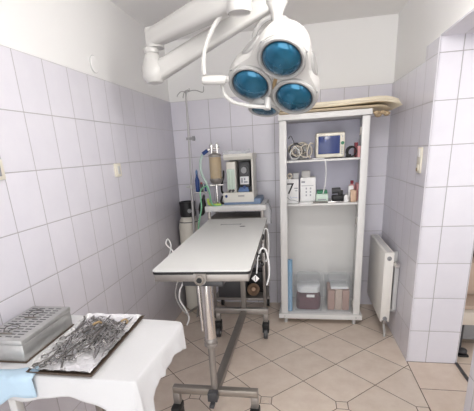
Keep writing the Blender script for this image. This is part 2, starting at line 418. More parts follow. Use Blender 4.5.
# ------------------------------------------------------------------ things on the upper shelf (z 1.435)
Z1 = 1.4355
t = thing('patient_monitor', 'cream patient monitor with blank blue screen on the upper shelf', 'monitor', (1.43, -.3, Z1))
MB().box((1.318, -.36, Z1 + .012), (1.548, -.19, Z1 + .2), .014).build('housing', M['cream'], t)
MB().box((1.322, -.374, Z1 + .008), (1.545, -.35, Z1 + .196), .008).build('bezel', M['cream'], t)
MB().box((1.338, -.378, Z1 + .036), (1.508, -.37, Z1 + .174), .003).build('screen', M['screen'], t)
MB().cyl((1.527, -.381, Z1 + .115), (1.527, -.37, Z1 + .115), .013).build('dial', M['dgreen'], t)
for k in range(4): MB().box((1.519, -.378, Z1 + .03 + .016 * k), (1.536, -.372, Z1 + .04 + .016 * k), .002).build('button', M['lgrey'], t)
MB().cyl((1.527, -.379, Z1 + .165), (1.527, -.37, Z1 + .165), .007).build('button', M['lgrey'], t)
for x in (1.345, 1.52): MB().box((x - .015, -.35, Z1), (x + .015, -.2, Z1 + .014), .002).build('foot', M['darkgrey'], t)
# tangle of cables
rnd = random.Random(3)
t = thing('cable_bundle', 'tangle of grey and beige cables left of the monitor', 'cables', (1.2, -.3, Z1))
for k in range(15):
    cx, cz, r = 1.19 + rnd.uniform(-.045, .05), Z1 + .06 + rnd.uniform(-.01, .03), rnd.uniform(.035, .055)
    yy = -.4 + k * .017; a = rnd.uniform(0, 6); sq = rnd.uniform(.6, 1.2)
    pts = [(cx + r * sq * math.cos(a + q * .9), yy + .01 * math.sin(q * 1.7), max(Z1 + .012, cz + r * math.sin(a + q * .9) * .95)) for q in range(8)]
    MB().tube(pts, .0052, k=6).build('cable', M[('gcord', 'wcord', 'dcord', 'darkgrey')[k % 4 if k % 5 else 2]], t)
MB().tube([(1.1, -.36, Z1 + .17), (1.12, -.37, Z1 + .19), (1.15, -.37, Z1 + .13), (1.2, -.37, Z1 + .06)], .003, k=6).build('cable', M['darkgrey'], t)
MB().tube([(1.28, -.37, Z1 + .006), (1.25, -.39, Z1 + .05), (1.27, -.395, Z1 + .12), (1.3, -.4, Z1 + .12)], .005, k=6).build('cable', M['dcord'], t)
tag(origin(MB().tube([(1.29, -.425, Z1 + .006), (1.33, -.4, Z1 + .005), (1.37, -.43, Z1 + .006), (1.39, -.446, Z1 - .01), (1.4, -.446, Z1 - .1), (1.395, -.446, Z1 - .2), (1.38, -.446, Z1 - .27)], .0042, k=6).build('hanging_cable', M['wcord'])), 'thin white cable hanging from the upper shelf below the monitor', 'cable')
t = thing('cable_coil', 'black coiled cable right of the monitor on the upper shelf', 'cable', (1.595, -.36, Z1))
for k in range(4):
    MB().torus(.04 - .002 * k, .0042, Matrix.Translation((1.593 + .004 * k, -.4 + .013 * k, Z1 + .046 - .001 * k)) @ Matrix.Rotation(PI / 2 + .1 * (k - 1), 4, 'X') @ Matrix.Rotation(.1 * k, 4, 'Y'), k=6).build('loop', M['black'], t)
MB().box((1.56, -.35, Z1), (1.6, -.335, Z1 + .025), .003).build('plug', M['black'], t)
tag(origin(MB().box((1.632, -.33, Z1), (1.652, -.25, Z1 + .112), .002).build('carton', M['red'])), 'dark red upright carton at the right end of the upper shelf, behind', 'carton')
tag(origin(MB().box((1.641, -.415, Z1), (1.661, -.345, Z1 + .085), .002).build('carton', M['pinkp'])), 'small pink carton in front of the dark red one, upper shelf', 'carton')

# ------------------------------------------------------------------ things on the second shelf (z 1.082)
Z2 = 1.0825
t = thing('glove_box', 'white carton with a large black number 7 on the lower shelf', 'carton', (1.132, -.29, Z2))
MB().box((1.083, -.36, Z2), (1.182, -.22, Z2 + .2), .002).build('carton_body', M['paper'], t)
text_mesh('7', .13, M['ink'], t, 'printed_number', (1.112, -.3606, Z2 + .118), (PI / 2, 0, 0))
MB().box((1.145, -.361, Z2 + .12), (1.175, -.3601, Z2 + .128)).box((1.15, -.361, Z2 + .1), (1.172, -.3601, Z2 + .106)).build('printed_lines', M['inkg'], t)
MB().tube([(1.085, -.3604, Z2 + .05), (1.11, -.3604, Z2 + .028), (1.14, -.3604, Z2 + .024), (1.18, -.3604, Z2 + .01)], .0015, k=6).build('printed_stroke', M['ink'], t)
MB().tube([(1.112, -.3604, Z2 + .06), (1.118, -.3604, Z2 + .04), (1.14, -.3604, Z2 + .05), (1.178, -.3604, Z2 + .04)], .001, k=6).build('printed_stroke', M['inkb'], t)
t = thing('white_carton', 'taller white carton with small printed symbols beside the number 7 carton', 'carton', (1.26, -.29, Z2))
MB().box((1.196, -.36, Z2), (1.322, -.2, Z2 + .208), .002).build('carton_body', M['paper'], t)
g = MB()
for r in range(3):
    for c in range(2): g.box((1.24 + c * .035, -.361, Z2 + .055 + r * .028), (1.252 + c * .035, -.3601, Z2 + .07 + r * .028))
g.box((1.205, -.361, Z2 + .165), (1.235, -.3601, Z2 + .18)); g.build('printed_symbol', M['inkg'], t)
MB().box((1.205, -.361, Z2 + .14), (1.305, -.3601, Z2 + .144)).build('printed_lines', M['inkg'], t)
def roll(label, c, r, h, r2):
    t = thing('tape_roll', label, 'tape', c, None)
    x, y, z = c
    MB().lathe([(r2, -h), (r, -h), (r, h), (r2, h), (r2, -h)], cap=False, mtx=Matrix.Translation((x, y, z + r)) @ Matrix.Rotation(PI / 2, 4, 'X')).build('tape', M['dcord'], t)
    MB().lathe([(r2 - .003, -h + .001), (r2, -h + .001), (r2, h - .001), (r2 - .003, h - .001), (r2 - .003, -h + .001)], cap=False, mtx=Matrix.Translation((x, y, z + r)) @ Matrix.Rotation(PI / 2, 4, 'X')).build('core', M['brown'], t)
roll('beige tape roll standing upright on the number 7 carton', (1.106, -.3, Z2 + .2), .024, .018, .011)
tag(origin(MB().box((1.135, -.33, Z2 + .2), (1.182, -.24, Z2 + .246), .004).build('small_pack', M['lgrey'])), 'small grey pack on the number 7 carton, right of the tape', 'pack')
tag(origin(MB().box((1.205, -.34, Z2 + .208), (1.278, -.25, Z2 + .262), .006).build('small_pack', M['gcord'])), 'grey pack lying on the taller white carton', 'pack')
t = thing('green_lid_box', 'small pale carton with green top beside the taller white carton', 'carton', (1.37, -.34, Z2))
MB().box((1.327, -.39, Z2), (1.425, -.29, Z2 + .072), .002).build('carton_body', M['teabox'], t)
MB().box((1.334, -.384, Z2 + .0725), (1.418, -.296, Z2 + .1), .006).build('lid', M['dgreen'], t)
MB().box((1.34, -.391, Z2 + .02), (1.41, -.3902, Z2 + .03)).build('printed_lines', M['inkg'], t)
t = thing('black_instrument', 'black handheld device with round lens lying on the lower shelf', 'device', (1.52, -.32, Z2))
MB().box((1.46, -.35, Z2), (1.585, -.27, Z2 + .05), .012).build('body', M['black'], t)
MB().cyl((1.53, -.31, Z2 + .09), (1.46, -.31, Z2 + .085), .022, .026).build('head', M['darkgrey'], t)
MB().box((1.51, -.33, Z2 + .048), (1.55, -.29, Z2 + .09), .006).build('neck', M['black'], t)
def bottle(label, x, y, r, h, m, capm, z=Z2):
    t = thing('bottle', label, 'bottle', (x, y, z))
    MB().lathe([(r * .9, 0), (r, .004), (r, h * .7), (r * .8, h * .78), (r * .4, h * .82), (r * .4, h * .84)], mtx=Matrix.Translation((x, y, z))).build('bottle_body', M[m], t)
    MB().lathe([(r * .5, h * .84), (r * .5, h), (0, h)], mtx=Matrix.Translation((x, y, z))).build('cap', M[capm], t)
tag(origin(MB().box((1.66, -.34, Z2), (1.685, -.2, Z2 + .14), .003).build('small_carton', M['pinkp'])), 'pink carton at the far right end of the lower shelf', 'carton')
bottle('pink bottle with red cap at the right end of the lower shelf', 1.628, -.25, .026, .16, 'pinkp', 'red')
bottle('short white bottle with grey cap in front of the pink bottle', 1.57, -.39, .018, .07, 'paper', 'lgrey')
tag(origin(MB().box((1.605, -.4, Z2), (1.65, -.34, Z2 + .095), .003).build('small_carton', M['skin'])), 'tan small carton standing before the pink bottle', 'carton')
tag(origin(MB().box((1.592, -.34, Z2), (1.632, -.3, Z2 + .125), .003).build('small_carton', M['paper'])), 'white small carton left of the pink bottle', 'carton')
t = thing('laryngoscope', 'long flat steel instrument lying at the front of the lower shelf', 'instrument', (1.4, -.415, Z2))
MB().cyl((1.3, -.42, Z2 + .009), (1.42, -.415, Z2 + .009), .008).build('handle', M['instd'], t)
MB().box((1.42, -.424, Z2 + .002), (1.53, -.406, Z2 + .012), .003).build('blade', M['chrome'], t)
t = thing('scissors', 'steel scissors lying on the lower shelf under the black device', 'scissors', (1.5, -.395, Z2))
MB().cyl((1.43, -.39, Z2 + .006), (1.53, -.38, Z2 + .006), .004).build('blade', M['inst'], t)
MB().torus(.014, .003, Matrix.Translation((1.545, -.383, Z2 + .005))).build('finger_ring', M['inst'], t)
tag(origin(MB().box((1.19, -.43, Z2), (1.29, -.37, Z2 + .012), .003).build('folded_paper', M['paper'])), 'folded white paper lying before the white cartons', 'paper')

# ------------------------------------------------------------------ bottom compartment
ZB = .1005
t = thing('paper_roll', 'tall blue paper roll standing in the left corner of the cabinet bottom', 'roll', (1.102, -.41, ZB))
MB().lathe([(.008, 0), (.024, 0), (.024, .49), (.008, .49)], mtx=Matrix.Translation((1.104, -.41, ZB))).build('paper', M['bluero'], t)
MB().cyl((1.104, -.41, ZB + .488), (1.104, -.41, ZB + .4915), .009).build('core', M['dblue'], t)
def storage(x0, x1, label, fill):
    t = thing('storage_box', label, 'box', ((x0 + x1) / 2, -.27, ZB), None)
    y0, y1, h, th = -.43, -.12, .245, .004
    ring = lambda e, z, ins: [(x0 + ins - e, y0 + ins - e, z), (x1 - ins + e, y0 + ins - e, z), (x1 - ins + e, y1 - ins + e, z), (x0 + ins - e, y1 - ins + e, z)]
    MB().loft([ring(0, ZB, .008), ring(0, ZB + h, .0), ring(.008, ZB + h, 0), ring(.008, ZB + h + .006, 0), ring(-.004, ZB + h + .006, 0), ring(-.004, ZB + .004, .008)]).build('tub', M['clear'], t)
    MB().box((x0 - .006, y0 - .006, ZB + h + .0065), (x1 + .006, y1 + .006, ZB + h + .016), .003).box((x0 + .03, y0 + .03, ZB + h + .016), (x1 - .03, y1 - .03, ZB + h + .03), .004).build('lid', M['clear'], t)
    return t
b1 = storage(1.142, 1.402, 'clear storage box with maroon cloth and white bag inside, cabinet bottom left', 'maroon')
b2 = storage(1.424, 1.648, 'clear storage box with brown packs inside, cabinet bottom right', 'pink')
def lump(x0, x1, y0, y1, z0, z1, seed, amp=.012):
    r = random.Random(seed); n, m = 9, 8; rings = []
    ph = [r.uniform(0, 6) for _ in range(4)]
    for j in range(m):
        t = j / (m - 1); ring = []
        ins = .5 * (1 - math.sqrt(max(0, 1 - (max(0, t - .6) / .4) ** 2)))
        for i in range(28):
            a = 2 * PI * i / 28; cx, cy = math.cos(a), math.sin(a)
            k = 1 / max(abs(cx), abs(cy)) ** .75
            ring.append(((x0 + x1) / 2 + (x1 - x0) / 2 * cx * k * .9 * (1 - ins) + amp * .3 * math.sin(3 * a + ph[0] + 4 * t), (y0 + y1) / 2 + (y1 - y0) / 2 * cy * k * .9 * (1 - ins),
                         z0 + (z1 - z0) * t + (amp * math.sin(2 * a + ph[1]) * math.sin(3 * a + ph[2]) if t > .5 else 0)))
        rings.append(ring)
    return MB().loft(rings)
tag(origin(lump(1.15, 1.396, -.415, -.14, ZB + .006, ZB + .155, 1).build('folded_cloth', M['maroon'])), 'maroon folded cloth inside the left storage box', 'cloth')
t = thing('paper_label', 'small white label strip on the front of the left storage box', 'label', (1.29, -.432, ZB + .13))
MB().box((1.255, -.4315, ZB + .14), (1.325, -.429, ZB + .165)).build('strip', M['paper'], t)
tag(origin(lump(1.16, 1.39, -.41, -.15, ZB + .17, ZB + .232, 2, .012).build('plastic_bag', M['paper'])), 'crumpled white bag on the maroon cloth inside the left storage box', 'bag')
for k in range(3):
    tag(origin(MB().box((1.445 + k * .0635, -.4, ZB + .006), (1.505 + k * .0635, -.16, ZB + .195 + .01 * (k == 1)), .006).build('brown_pack', M['pink' if k != 1 else 'beige'])), ('leftmost brown pack standing in the right storage box', 'middle paler pack standing in the right storage box', 'rightmost brown pack standing in the right storage box')[k], 'pack')
tag(origin(MB().box((1.47, -.395, ZB + .2065), (1.62, -.2, ZB + .232), .006).build('white_pack', M['paper'])), 'flat white pack lying on the brown packs in the right storage box', 'pack')
ZL = ZB + .276
for x0, x1, lab, m in ((1.15, 1.395, 'flat clear bag of supplies lying on the lid of the left storage box', 'bagl'), (1.435, 1.64, 'flat clear bag lying on the lid of the right storage box', 'bagl')):
    tag(origin(lump(x0, x1, -.38, -.2, ZL, ZL + .045, int(x0 * 100), .008).build('supply_bag', M[m])), lab, 'bag')
tag(origin(MB().box((CX0 + .06, CY0 + .01, .102), (CX1 - .058, CY0 + .014, .49), .001).build('glass_panel', M['clear'])), 'low clear pane standing across the front of the cabinet bottom', 'pane')

# ------------------------------------------------------------------ infusion stand and gas cylinder
t = thing('infusion_stand', 'slim steel infusion stand with four hooks by the left back corner', 'stand', (.19, -.3, 0))
PX = lambda z: .188 + .0285 * z
MB().cyl((PX(.06), -.3, .06), (PX(1.25), -.3, 1.25), .0125).build('lower_tube', M['chrome2'], t)
MB().cyl((PX(1.25), -.3, 1.25), (PX(2.03), -.3, 2.03), .008).build('upper_tube', M['chrome2'], t)
MB().sphere((PX(2.03), -.3, 2.03), .014).build('hook_hub', M['chrome2'], t)
hx = PX(2.03)
for dx, dy in ((-.075, -.02), (.145, .03), (.05, -.07), (-.05, .07)):
    MB().tube([(hx, -.3, 2.03), (hx + dx * .5, -.3 + dy * .5, 2.04), (hx + dx * .9, -.3 + dy * .9, 2.022), (hx + dx, -.3 + dy, 2.03), (hx + dx * 1.02, -.3 + dy * 1.02, 2.065 if dx > .1 else 2.045)] if dx > 0 else
              [(hx, -.3, 2.03), (hx + dx * .5, -.3 + dy * .5, 2.035), (hx + dx * .9, -.3 + dy * .9, 2.012), (hx + dx, -.3 + dy, 1.995)], .004, k=6).build('hook', M['chrome2'], t)
MB().cyl((PX(1.66) - .02, -.3, 1.66), (PX(1.66) + .035, -.3, 1.66), .011).cyl((PX(1.66) + .035, -.3, 1.66), (PX(1.66) + .055, -.3, 1.66), .02).build('clamp_knob', M['grey'], t)
MB().cyl((PX(1.25), -.3, 1.235), (PX(1.265), -.3, 1.265), .019).cyl((PX(1.25) - .045, -.3, 1.25), (PX(1.25), -.3, 1.25), .01).build('collar', M['lgrey'], t)
for a in (-.2, -1.3, -2.4, .7):
    MB().cyl((PX(.07), -.3, .07), (PX(.07) + .13 * math.cos(a), -.3 + .17 * math.sin(a) - .02, .045), .012, .009).build('leg', M['steel'], t)
t = thing('gas_cylinder', 'ivory gas cylinder with black cap on the floor in the left back corner', 'cylinder', (.11, -.17, 0))
MB().lathe([(.085, 0), (.1, .012), (.102, .8), (.1, .86), (.09, .915), (.072, .95), (.05, .97)], mtx=Matrix.Translation((.122, -.15, 0)), seg=36).build('vessel', M['cyl'], t)
MB().lathe([(.05, .955), (.074, .96), (.078, .985), (.074, 1.05), (.078, 1.1), (.068, 1.102), (.066, 1.09), (0, 1.085)], mtx=Matrix.Translation((.122, -.15, 0))).build('valve_cap', M['black'], t)
MB().cyl((.16, -.21, 1.02), (.165, -.236, 1.02), .02).build('pressure_gauge', M['grey'], t)
MB().torus(.092, .004, Matrix.Translation((.122, -.15, .91))).build('neck_band', M['darkgrey'], t)

# ------------------------------------------------------------------ anaesthesia trolley
TX0, TX1, TY0, TY1 = .365, .905, -.43, -.06
t = thing('equipment_trolley', 'steel equipment trolley with white top behind the operating table', 'trolley', (.64, -.25, 0))
MB().box((TX0, TY0, 1.036), (TX1, TY1, 1.085), .006).build('worktop', M['white'], t)
MB().box((TX0 + .02, TY0 + .012, .96), (TX1 - .02, TY1, .972), .002).build('tray_shelf', M['steel'], t)
for x in (TX0 + .02, TX1 - .045):
    for y in (TY0 + .01, TY1 - .035): MB().box((x, y, .1), (x + .025, y + .025, 1.036), .003).build('upright', M['steel'], t)
MB().box((TX0 + .02, TY0 + .02, .19), (TX1 - .02, TY1 - .01, .212), .003).build('bottom_shelf', M['steel'], t)
MB().box((TX0 + .02, TY0 + .02, .55), (TX1 - .02, TY1 - .01, .565), .003).build('middle_shelf', M['steel'], t)
for x in (TX0 + .03, TX1 - .03):
    for y in (TY0 + .025, TY1 - .025):
        c = MB().cyl((x - .011, y, .04), (x + .011, y, .04), .04).build('caster', M['black'], t)
        MB().box((x - .016, y - .01, .04), (x + .016, y + .012, .105), .003).build('fork', M['steel'], c)
tag(origin(MB().box((.43, -.4, .2125), (.69, -.1, .39), .006).build('control_unit', M['darkgrey'])), 'dark grey unit on the left of the trolley bottom shelf', 'unit')
tag(origin(MB().box((.695, -.25, .2125), (.855, -.1, .42), .006).build('control_unit', M['black'])), 'black unit behind the brown coil on the trolley bottom shelf', 'unit')
t2 = thing('coiled_hose', 'brown ribbed coil lying on the trolley bottom shelf', 'coil', (.76, -.33, .213))
for k in range(4): MB().torus(.05 - .009 * k, .011, Matrix.Translation((.76, -.345 + .012 * k, .276)) @ Matrix.Rotation(PI / 2 - .35, 4, 'X'), seg=20, k=7).build('coil_ring', M['copper'], t2)
MB().sphere((.76, -.335, .276), .02, (1, .6, 1)).build('hub', M['skin'], t2)
tag(origin(MB().box((.44, -.36, .566), (.85, -.12, .82), .008).build('drawer_unit', M['grey'])), 'grey unit on the middle shelf of the equipment trolley', 'unit')

# anaesthesia machine on the trolley
ZM = 1.0855
m_ = thing('anaesthesia_machine', 'cream anaesthesia machine standing on a blue base on the trolley', 'machine', (.67, -.22, ZM))
m_.scale = (.93, 1, 1.01)
MB().box((.52, -.372, ZM), (.87, -.08, ZM + .045), .006).build('blue_base', M['bluerack'], m_)
MB().box((.515, -.375, ZM + .02), (.81, -.35, ZM + .105), .006).box((.515, -.35, ZM + .045), (.81, -.08, ZM + .1), .004).build('front_plinth', M['creamm'], m_)
MB().box((.545, -.13, ZM + .1), (.805, -.08, ZM + .39), .004).build('back_panel', M['lgrey'], m_)
MB().box((.79, -.35, ZM + .1), (.807, -.13, ZM + .39), .003).build('side_panel', M['creamm'], m_)
MB().box((.553, -.34, ZM + .1), (.64, -.13, ZM + .36), .006).build('flowmeter_column', M['creamm'], m_)
MB().box((.558, -.345, ZM + .13), (.63, -.339, ZM + .3), .003).build('flow_panel', M['teabox'], m_)
for x in (.58, .607): MB().cyl((x, -.349, ZM + .14), (x, -.349, ZM + .285), .006, seg=10).build('flow_tube', M['glassj'], m_)
for x in (.58, .612): MB().cyl((x, -.372, ZM + .118), (x, -.34, ZM + .118), .011).build('flow_knob', M['darkgrey'], m_)
MB().loft([[(.545, -.37, ZM + .375), (.808, -.37, ZM + .375), (.808, -.08, ZM + .375), (.545, -.08, ZM + .375)], [(.541, -.395, ZM + .4), (.812, -.395, ZM + .4), (.812, -.075, ZM + .4), (.541, -.075, ZM + .4)],
           [(.545, -.388, ZM + .422), (.808, -.388, ZM + .422), (.808, -.08, ZM + .422), (.545, -.08, ZM + .422)]]).build('top_hood', M['creamm'], m_)
tb = MB().tube([(.535, -.37, ZM + .425), (.6, -.38, ZM + .44), (.7, -.375, ZM + .428), (.79, -.37, ZM + .445)], .014).build('hood_handle', M['bagm'], m_)
v_ = MB().box((.665, -.3, ZM + .14), (.768, -.14, ZM + .355), .008).build('vaporizer', M['darkgrey'], m_)
MB().cyl((.716, -.325, ZM + .285), (.716, -.298, ZM + .285), .042).build('dial', M['darkgrey'], v_)
MB().cyl((.716, -.332, ZM + .285), (.716, -.323, ZM + .285), .026).build('dial_knob', M['grey'], v_)
MB().box((.674, -.306, ZM + .165), (.758, -.299, ZM + .232), .002).build('label_plate', M['paper'], v_)
g = MB().box((.685, -.3072, ZM + .18), (.7, -.3058, ZM + .22)).box((.71, -.3072, ZM + .2), (.725, -.3058, ZM + .22)).box((.71, -.3072, ZM + .178), (.745, -.3058, ZM + .192)); g.build('printed_marks', M['inkg'], v_)
MB().box((.66, -.35, ZM + .106), (.762, -.3, ZM + .124), .002).box((.668, -.345, ZM + .124), (.752, -.3, ZM + .142), .002).build('blue_drawer', M['blue'], m_)
MB().cyl((.72, -.353, ZM + .145), (.72, -.345, ZM + .145), .013).build('round_mark', M['dblue'], m_)
MB().cyl((.548, -.378, ZM + .075), (.548, -.37, ZM + .075), .012).build('front_mark', M['dblue'], m_)
MB().box((.66, -.377, ZM + .068), (.72, -.374, ZM + .082)).build('front_label', M['gcord'], m_)
# absorber canister on its bracket
a_ = thing('absorber_canister', 'clear canister of tan soda lime with metal valves left of the anaesthesia machine', 'canister', (.475, -.36, ZM))
ax, ay = .472, -.36
MB().cyl((ax, ay, ZM), (ax, ay, ZM + .2), .011).cyl((ax, ay, ZM), (ax, ay, ZM + .01), .045).build('stem', M['chrome'], a_)
MB().lathe([(.02, .18), (.045, .195), (.056, .215), (.058, .23), (.05, .232)], mtx=Matrix.Translation((ax, ay, ZM))).build('lower_collar', M['steel'], a_)
MB().lathe([(.048, .233), (.05, .24), (.05, .405), (.048, .41)], mtx=Matrix.Translation((ax, ay, ZM))).build('granules', M['canister'], a_)
MB().lathe([(.051, .232), (.055, .234), (.055, .414), (.051, .416), (.051, .232)], cap=False, mtx=Matrix.Translation((ax, ay, ZM))).build('jar', M['glassj'], a_)
MB().lathe([(.056, .414), (.058, .42), (.056, .43), (.04, .438), (.022, .444), (.02, .46)], mtx=Matrix.Translation((ax, ay, ZM))).build('top_collar', M['steel'], a_)
for dx in (-.024, .024): MB().lathe([(.011, .44), (.011, .487), (.02, .489), (.02, .509), (.012, .514), (.005, .527)], mtx=Matrix.Translation((ax + dx, ay, ZM))).build('valve', M['chrome'], a_)
MB().cyl((ax - .045, ay, ZM + .478), (ax + .045, ay, ZM + .478), .009).build('cross_pipe', M['chrome'], a_)
MB().cyl((ax - .04, ay - .01, ZM + .476), (ax - .06, ay - .015, ZM + .466), .011).build('hose_port', M['chrome'], a_)
MB().cyl((ax - .058, ay - .015, ZM + .468), (ax - .098, ay - .03, ZM + .44), .016).build('hose_cuff', M['dblue'], a_)
MB().tube([(ax - .1, ay - .03, ZM + .438), (ax - .125, ay - .03, ZM + .37), (ax - .12, ay - .03, ZM + .28), (ax - .085, ay - .03, ZM + .2), (ax - .07, ay - .05, ZM + .14)], .011).build('corrugated_hose', M['hose'], a_)
MB().cyl((ax - .06, ay, ZM + .175), (ax + .06, ay + .01, ZM + .175), .008).build('bracket_arm', M['chrome'], a_)
tag(origin(MB().lathe([(.004, .165), (.012, .15), (.012, .13), (.03, .08), (.034, .03), (.024, -.01), (.006, -.03)], mtx=Matrix.Translation((.322, -.375, 1.025)) @ Matrix.Rotation(.2, 4, 'Y')).build('breathing_bag', M['black'])), 'black rubber breathing bag hanging left of the trolley top', 'bag')
t = thing('spray_bottle', 'blue narrow bottle behind the infusion stand', 'bottle', (.3, -.37, 1.21))
MB().lathe([(.017, 0), (.02, .006), (.02, .1), (.01, .13), (.008, .15)], mtx=Matrix.Translation((.298, -.36, 1.21))).build('bottle_body', M['dblue'], t)
MB().lathe([(.01, .15), (.01, .175), (.004, .19)], mtx=Matrix.Translation((.298, -.36, 1.21))).build('nozzle', M['blue'], t)
MB().cyl((.262, -.36, 1.203), (.4, -.36, 1.203), .006).build('holder', M['chrome'], t)
t = thing('hose_fittings', 'dark blue and red hose fittings between infusion stand and canister', 'fittings', (.35, -.36, 1.21))
MB().cyl((.338, -.36, 1.21), (.335, -.36, 1.275), .013).build('fitting', M['darkgrey'], t)
MB().cyl((.37, -.35, 1.21), (.372, -.35, 1.27), .012, .015).build('fitting', M['dblue'], t)
MB().cyl((.335, -.36, 1.275), (.335, -.36, 1.29), .01).build('ring', M['red'], t)
tag(origin(MB().tube([(.52, -.41, 1.09), (.44, -.43, 1.1), (.42, -.43, 1.2), (.4, -.43, 1.26), (.34, -.43, 1.22), (.345, -.46, 1.08), (.31, -.455, .95), (.29, -.45, .84)], .0065).build('green_hose', M['green'])), 'green gas hose looping down at the left of the trolley', 'hose')
tag(origin(MB().tube([(.51, -.41, 1.097), (.47, -.42, 1.098), (.405, -.4, 1.1), (.39, -.39, 1.15)], .011).build('lime_hose', M['lime'])), 'short lime green hose lying on the trolley top', 'hose')
tag(origin(MB().tube([(.52, -.3, 1.18), (.505, -.31, 1.2), (.51, -.32, 1.26), (.53, -.33, 1.33), (.535, -.335, 1.38)], .009).tube([(.51, -.32, 1.16), (.5, -.35, 1.11), (.53, -.37, 1.1)], .009).build('black_hose', M['black'])), 'black hose curving between canister and anaesthesia machine', 'hose')
tag(origin(lump(.88, .945, -.4, -.25, .91, 1.078, 11, .015).build('plastic_bag', M['bagm'])), 'translucent plastic bag hanging at the right end of the trolley top', 'bag')

# ------------------------------------------------------------------ operating table
t = thing('operating_table', 'long operating table with white top on a steel wheeled base', 'table', (.71, -1.3, 0))
TM = Matrix.Translation((.7075, -1.29, 0)) @ Matrix.Rotation(.0317, 4, 'Z')
def rrect(w, l, r, n=5):
    P = []
    for cx, cy, a0 in ((w / 2 - r, l / 2 - r, 0), (-w / 2 + r, l / 2 - r, PI / 2), (-w / 2 + r, -l / 2 + r, PI), (w / 2 - r, -l / 2 + r, 1.5 * PI)):
        P += [(cx + r * math.cos(a0 + i * PI / 2 / n), cy + r * math.sin(a0 + i * PI / 2 / n)) for i in range(n + 1)]
    return P
def tf(mb, M_=TM): bmesh.ops.transform(mb.b, matrix=M_, verts=mb.b.verts[:]); return mb
tf(MB().prism(rrect(.487, 1.42, .022), .992, 1.0, bev=.002)).build('table_top', M['table'], t)
tf(MB().prism(rrect(.486, 1.419, .022), .979, .992)).build('edge_band', M['black'], t)
g = MB().box((-.235, -.7, .94), (.235, -.66, .979), .003).box((-.235, .66, .94), (.235, .7, .979), .003).box((-.235, -.66, .94), (-.2, .66, .979), .003).box((.2, -.66, .94), (.235, .66, .979), .003).box((-.2, -.05, .945), (.2, .0, .975), .003)
tf(g).build('top_frame', M['steel'], t)
tf(MB().box((-.1, .44, 1.0), (.055, .462, 1.0015)).box((-.1, .43, 1.0), (-.09, .472, 1.0015)).box((.05, .43, 1.0), (.06, .472, 1.0015))).build('drain_slot', M['grey'], t)
tf(MB().prism([(.08 + .022 * math.cos(a * PI / 8), .36 + .012 * math.sin(a * PI / 8)) for a in range(16)], 1.0, 1.0012)).build('drain_hole', M['black'], t)
kx, ky = .726, -2.0
tf(MB().prism([(.022, .935), (.03, .95), (.03, .985), (-.03, .985), (-.03, .95), (-.022, .935), (0, .925)], -.722, -.7, axis='y')).build('knob_plate', M['steel'], t)
k_ = tf(MB().lathe([(.024, 0), (.024, .014), (.019, .018), (.019, .01), (0, .01)], mtx=Matrix.Translation((0, -.722, .957)) @ Matrix.Rotation(PI / 2, 4, 'X'))).build('tilt_knob', M['steeld'], t)
tf(MB().cyl((0, -.738, .957), (0, -.725, .957), .013)).build('knob_centre', M['black'], k_)
MB().box((.62, -1.95, .9), (.83, -1.82, .93), .006).box((.655, -1.93, .93), (.8, -1.83, .945), .003).build('column_head', M['darkgrey'], t)
MB().box((.515, -1.9, .905), (.63, -1.86, .938), .006).build('release_handle', M['cream'], t)
MB().cyl((.728, -1.89, .565), (.728, -1.89, .905), .03).build('column_tube', M['chrome'], t)
MB().lathe([(.031, .535), (.036, .54), (.036, .552), (.03, .556), (.03, .566), (.036, .57), (.034, .58), (.03, .585)], mtx=Matrix.Translation((.728, -1.89, 0))).build('column_collar', M['steel'], t)
MB().cyl((.728, -1.89, .25), (.728, -1.89, .54), .019).build('column_rod', M['steel'], t)
MB().cyl((.683, -1.885, .9), (.688, -1.885, .62), .009).build('side_rod', M['chrome'], t)
MB().box((.712, -.785, .27), (.752, -.745, .945), .004).build('rear_column', M['steel'], t)
def bar(p0, p1, w, h, m, name, bev=.004):
    p0, p1 = V(p0), V(p1); d = p1 - p0; L = d.length
    q = d.to_track_quat('X', 'Z').to_matrix().to_4x4()
    return MB().box((0, -w / 2, -h / 2), (L, w / 2, h / 2), bev, mtx=Matrix.Translation(p0) @ q).build(name, m, t)
bar((.48, -1.89, .243), (.975, -1.885, .243), .042, .042, M['steeld'], 'front_crossbar')
bar((.482, -.765, .243), (.935, -.765, .243), .042, .05, M['steel'], 'rear_crossbar')
bar((.728, -1.87, .236), (.73, -.785, .236), .05, .036, M['steeld'], 'base_beam')
MB().box((.7, -1.955, .215), (.755, -1.91, .268), .004).box((.716, -1.99, .2), (.742, -1.95, .216), .002).build('foot_pedal', M['darkgrey'], t)
for x, y in ((.5, -1.89), (.955, -1.885), (.503, -.765), (.914, -.765)):
    MB().box((x - .02, y - .02, .15), (x + .02, y + .02, .225), .003).build('base_leg', M['steel'], t)
    c = MB().cyl((x - .015, y - .02, .052), (x + .015, y - .02, .052), .052, seg=24).build('caster', M['darkgrey'], t)
    MB().cyl((x - .0175, y - .02, .052), (x + .0175, y - .02, .052), .022).build('hub', M['lgrey'], c)
    MB().box((x - .026, y - .045, .06), (x - .0165, y + .02, .14), .002).box((x + .0165, y - .045, .06), (x + .026, y + .02, .14), .002).box((x - .027, y - .065, .108), (x + .027, y + .03, .152), .01).build('fork', M['black'], c)
for y in (-1.5, -1.0):
    MB().box((.945 - .03 * (y + 1.5) / .5 * 1, y - .02, .915), (.972 - .03 * (y + 1.5) / .5, y + .02, .95), .004).build('rail_clamp', M['black'], t)
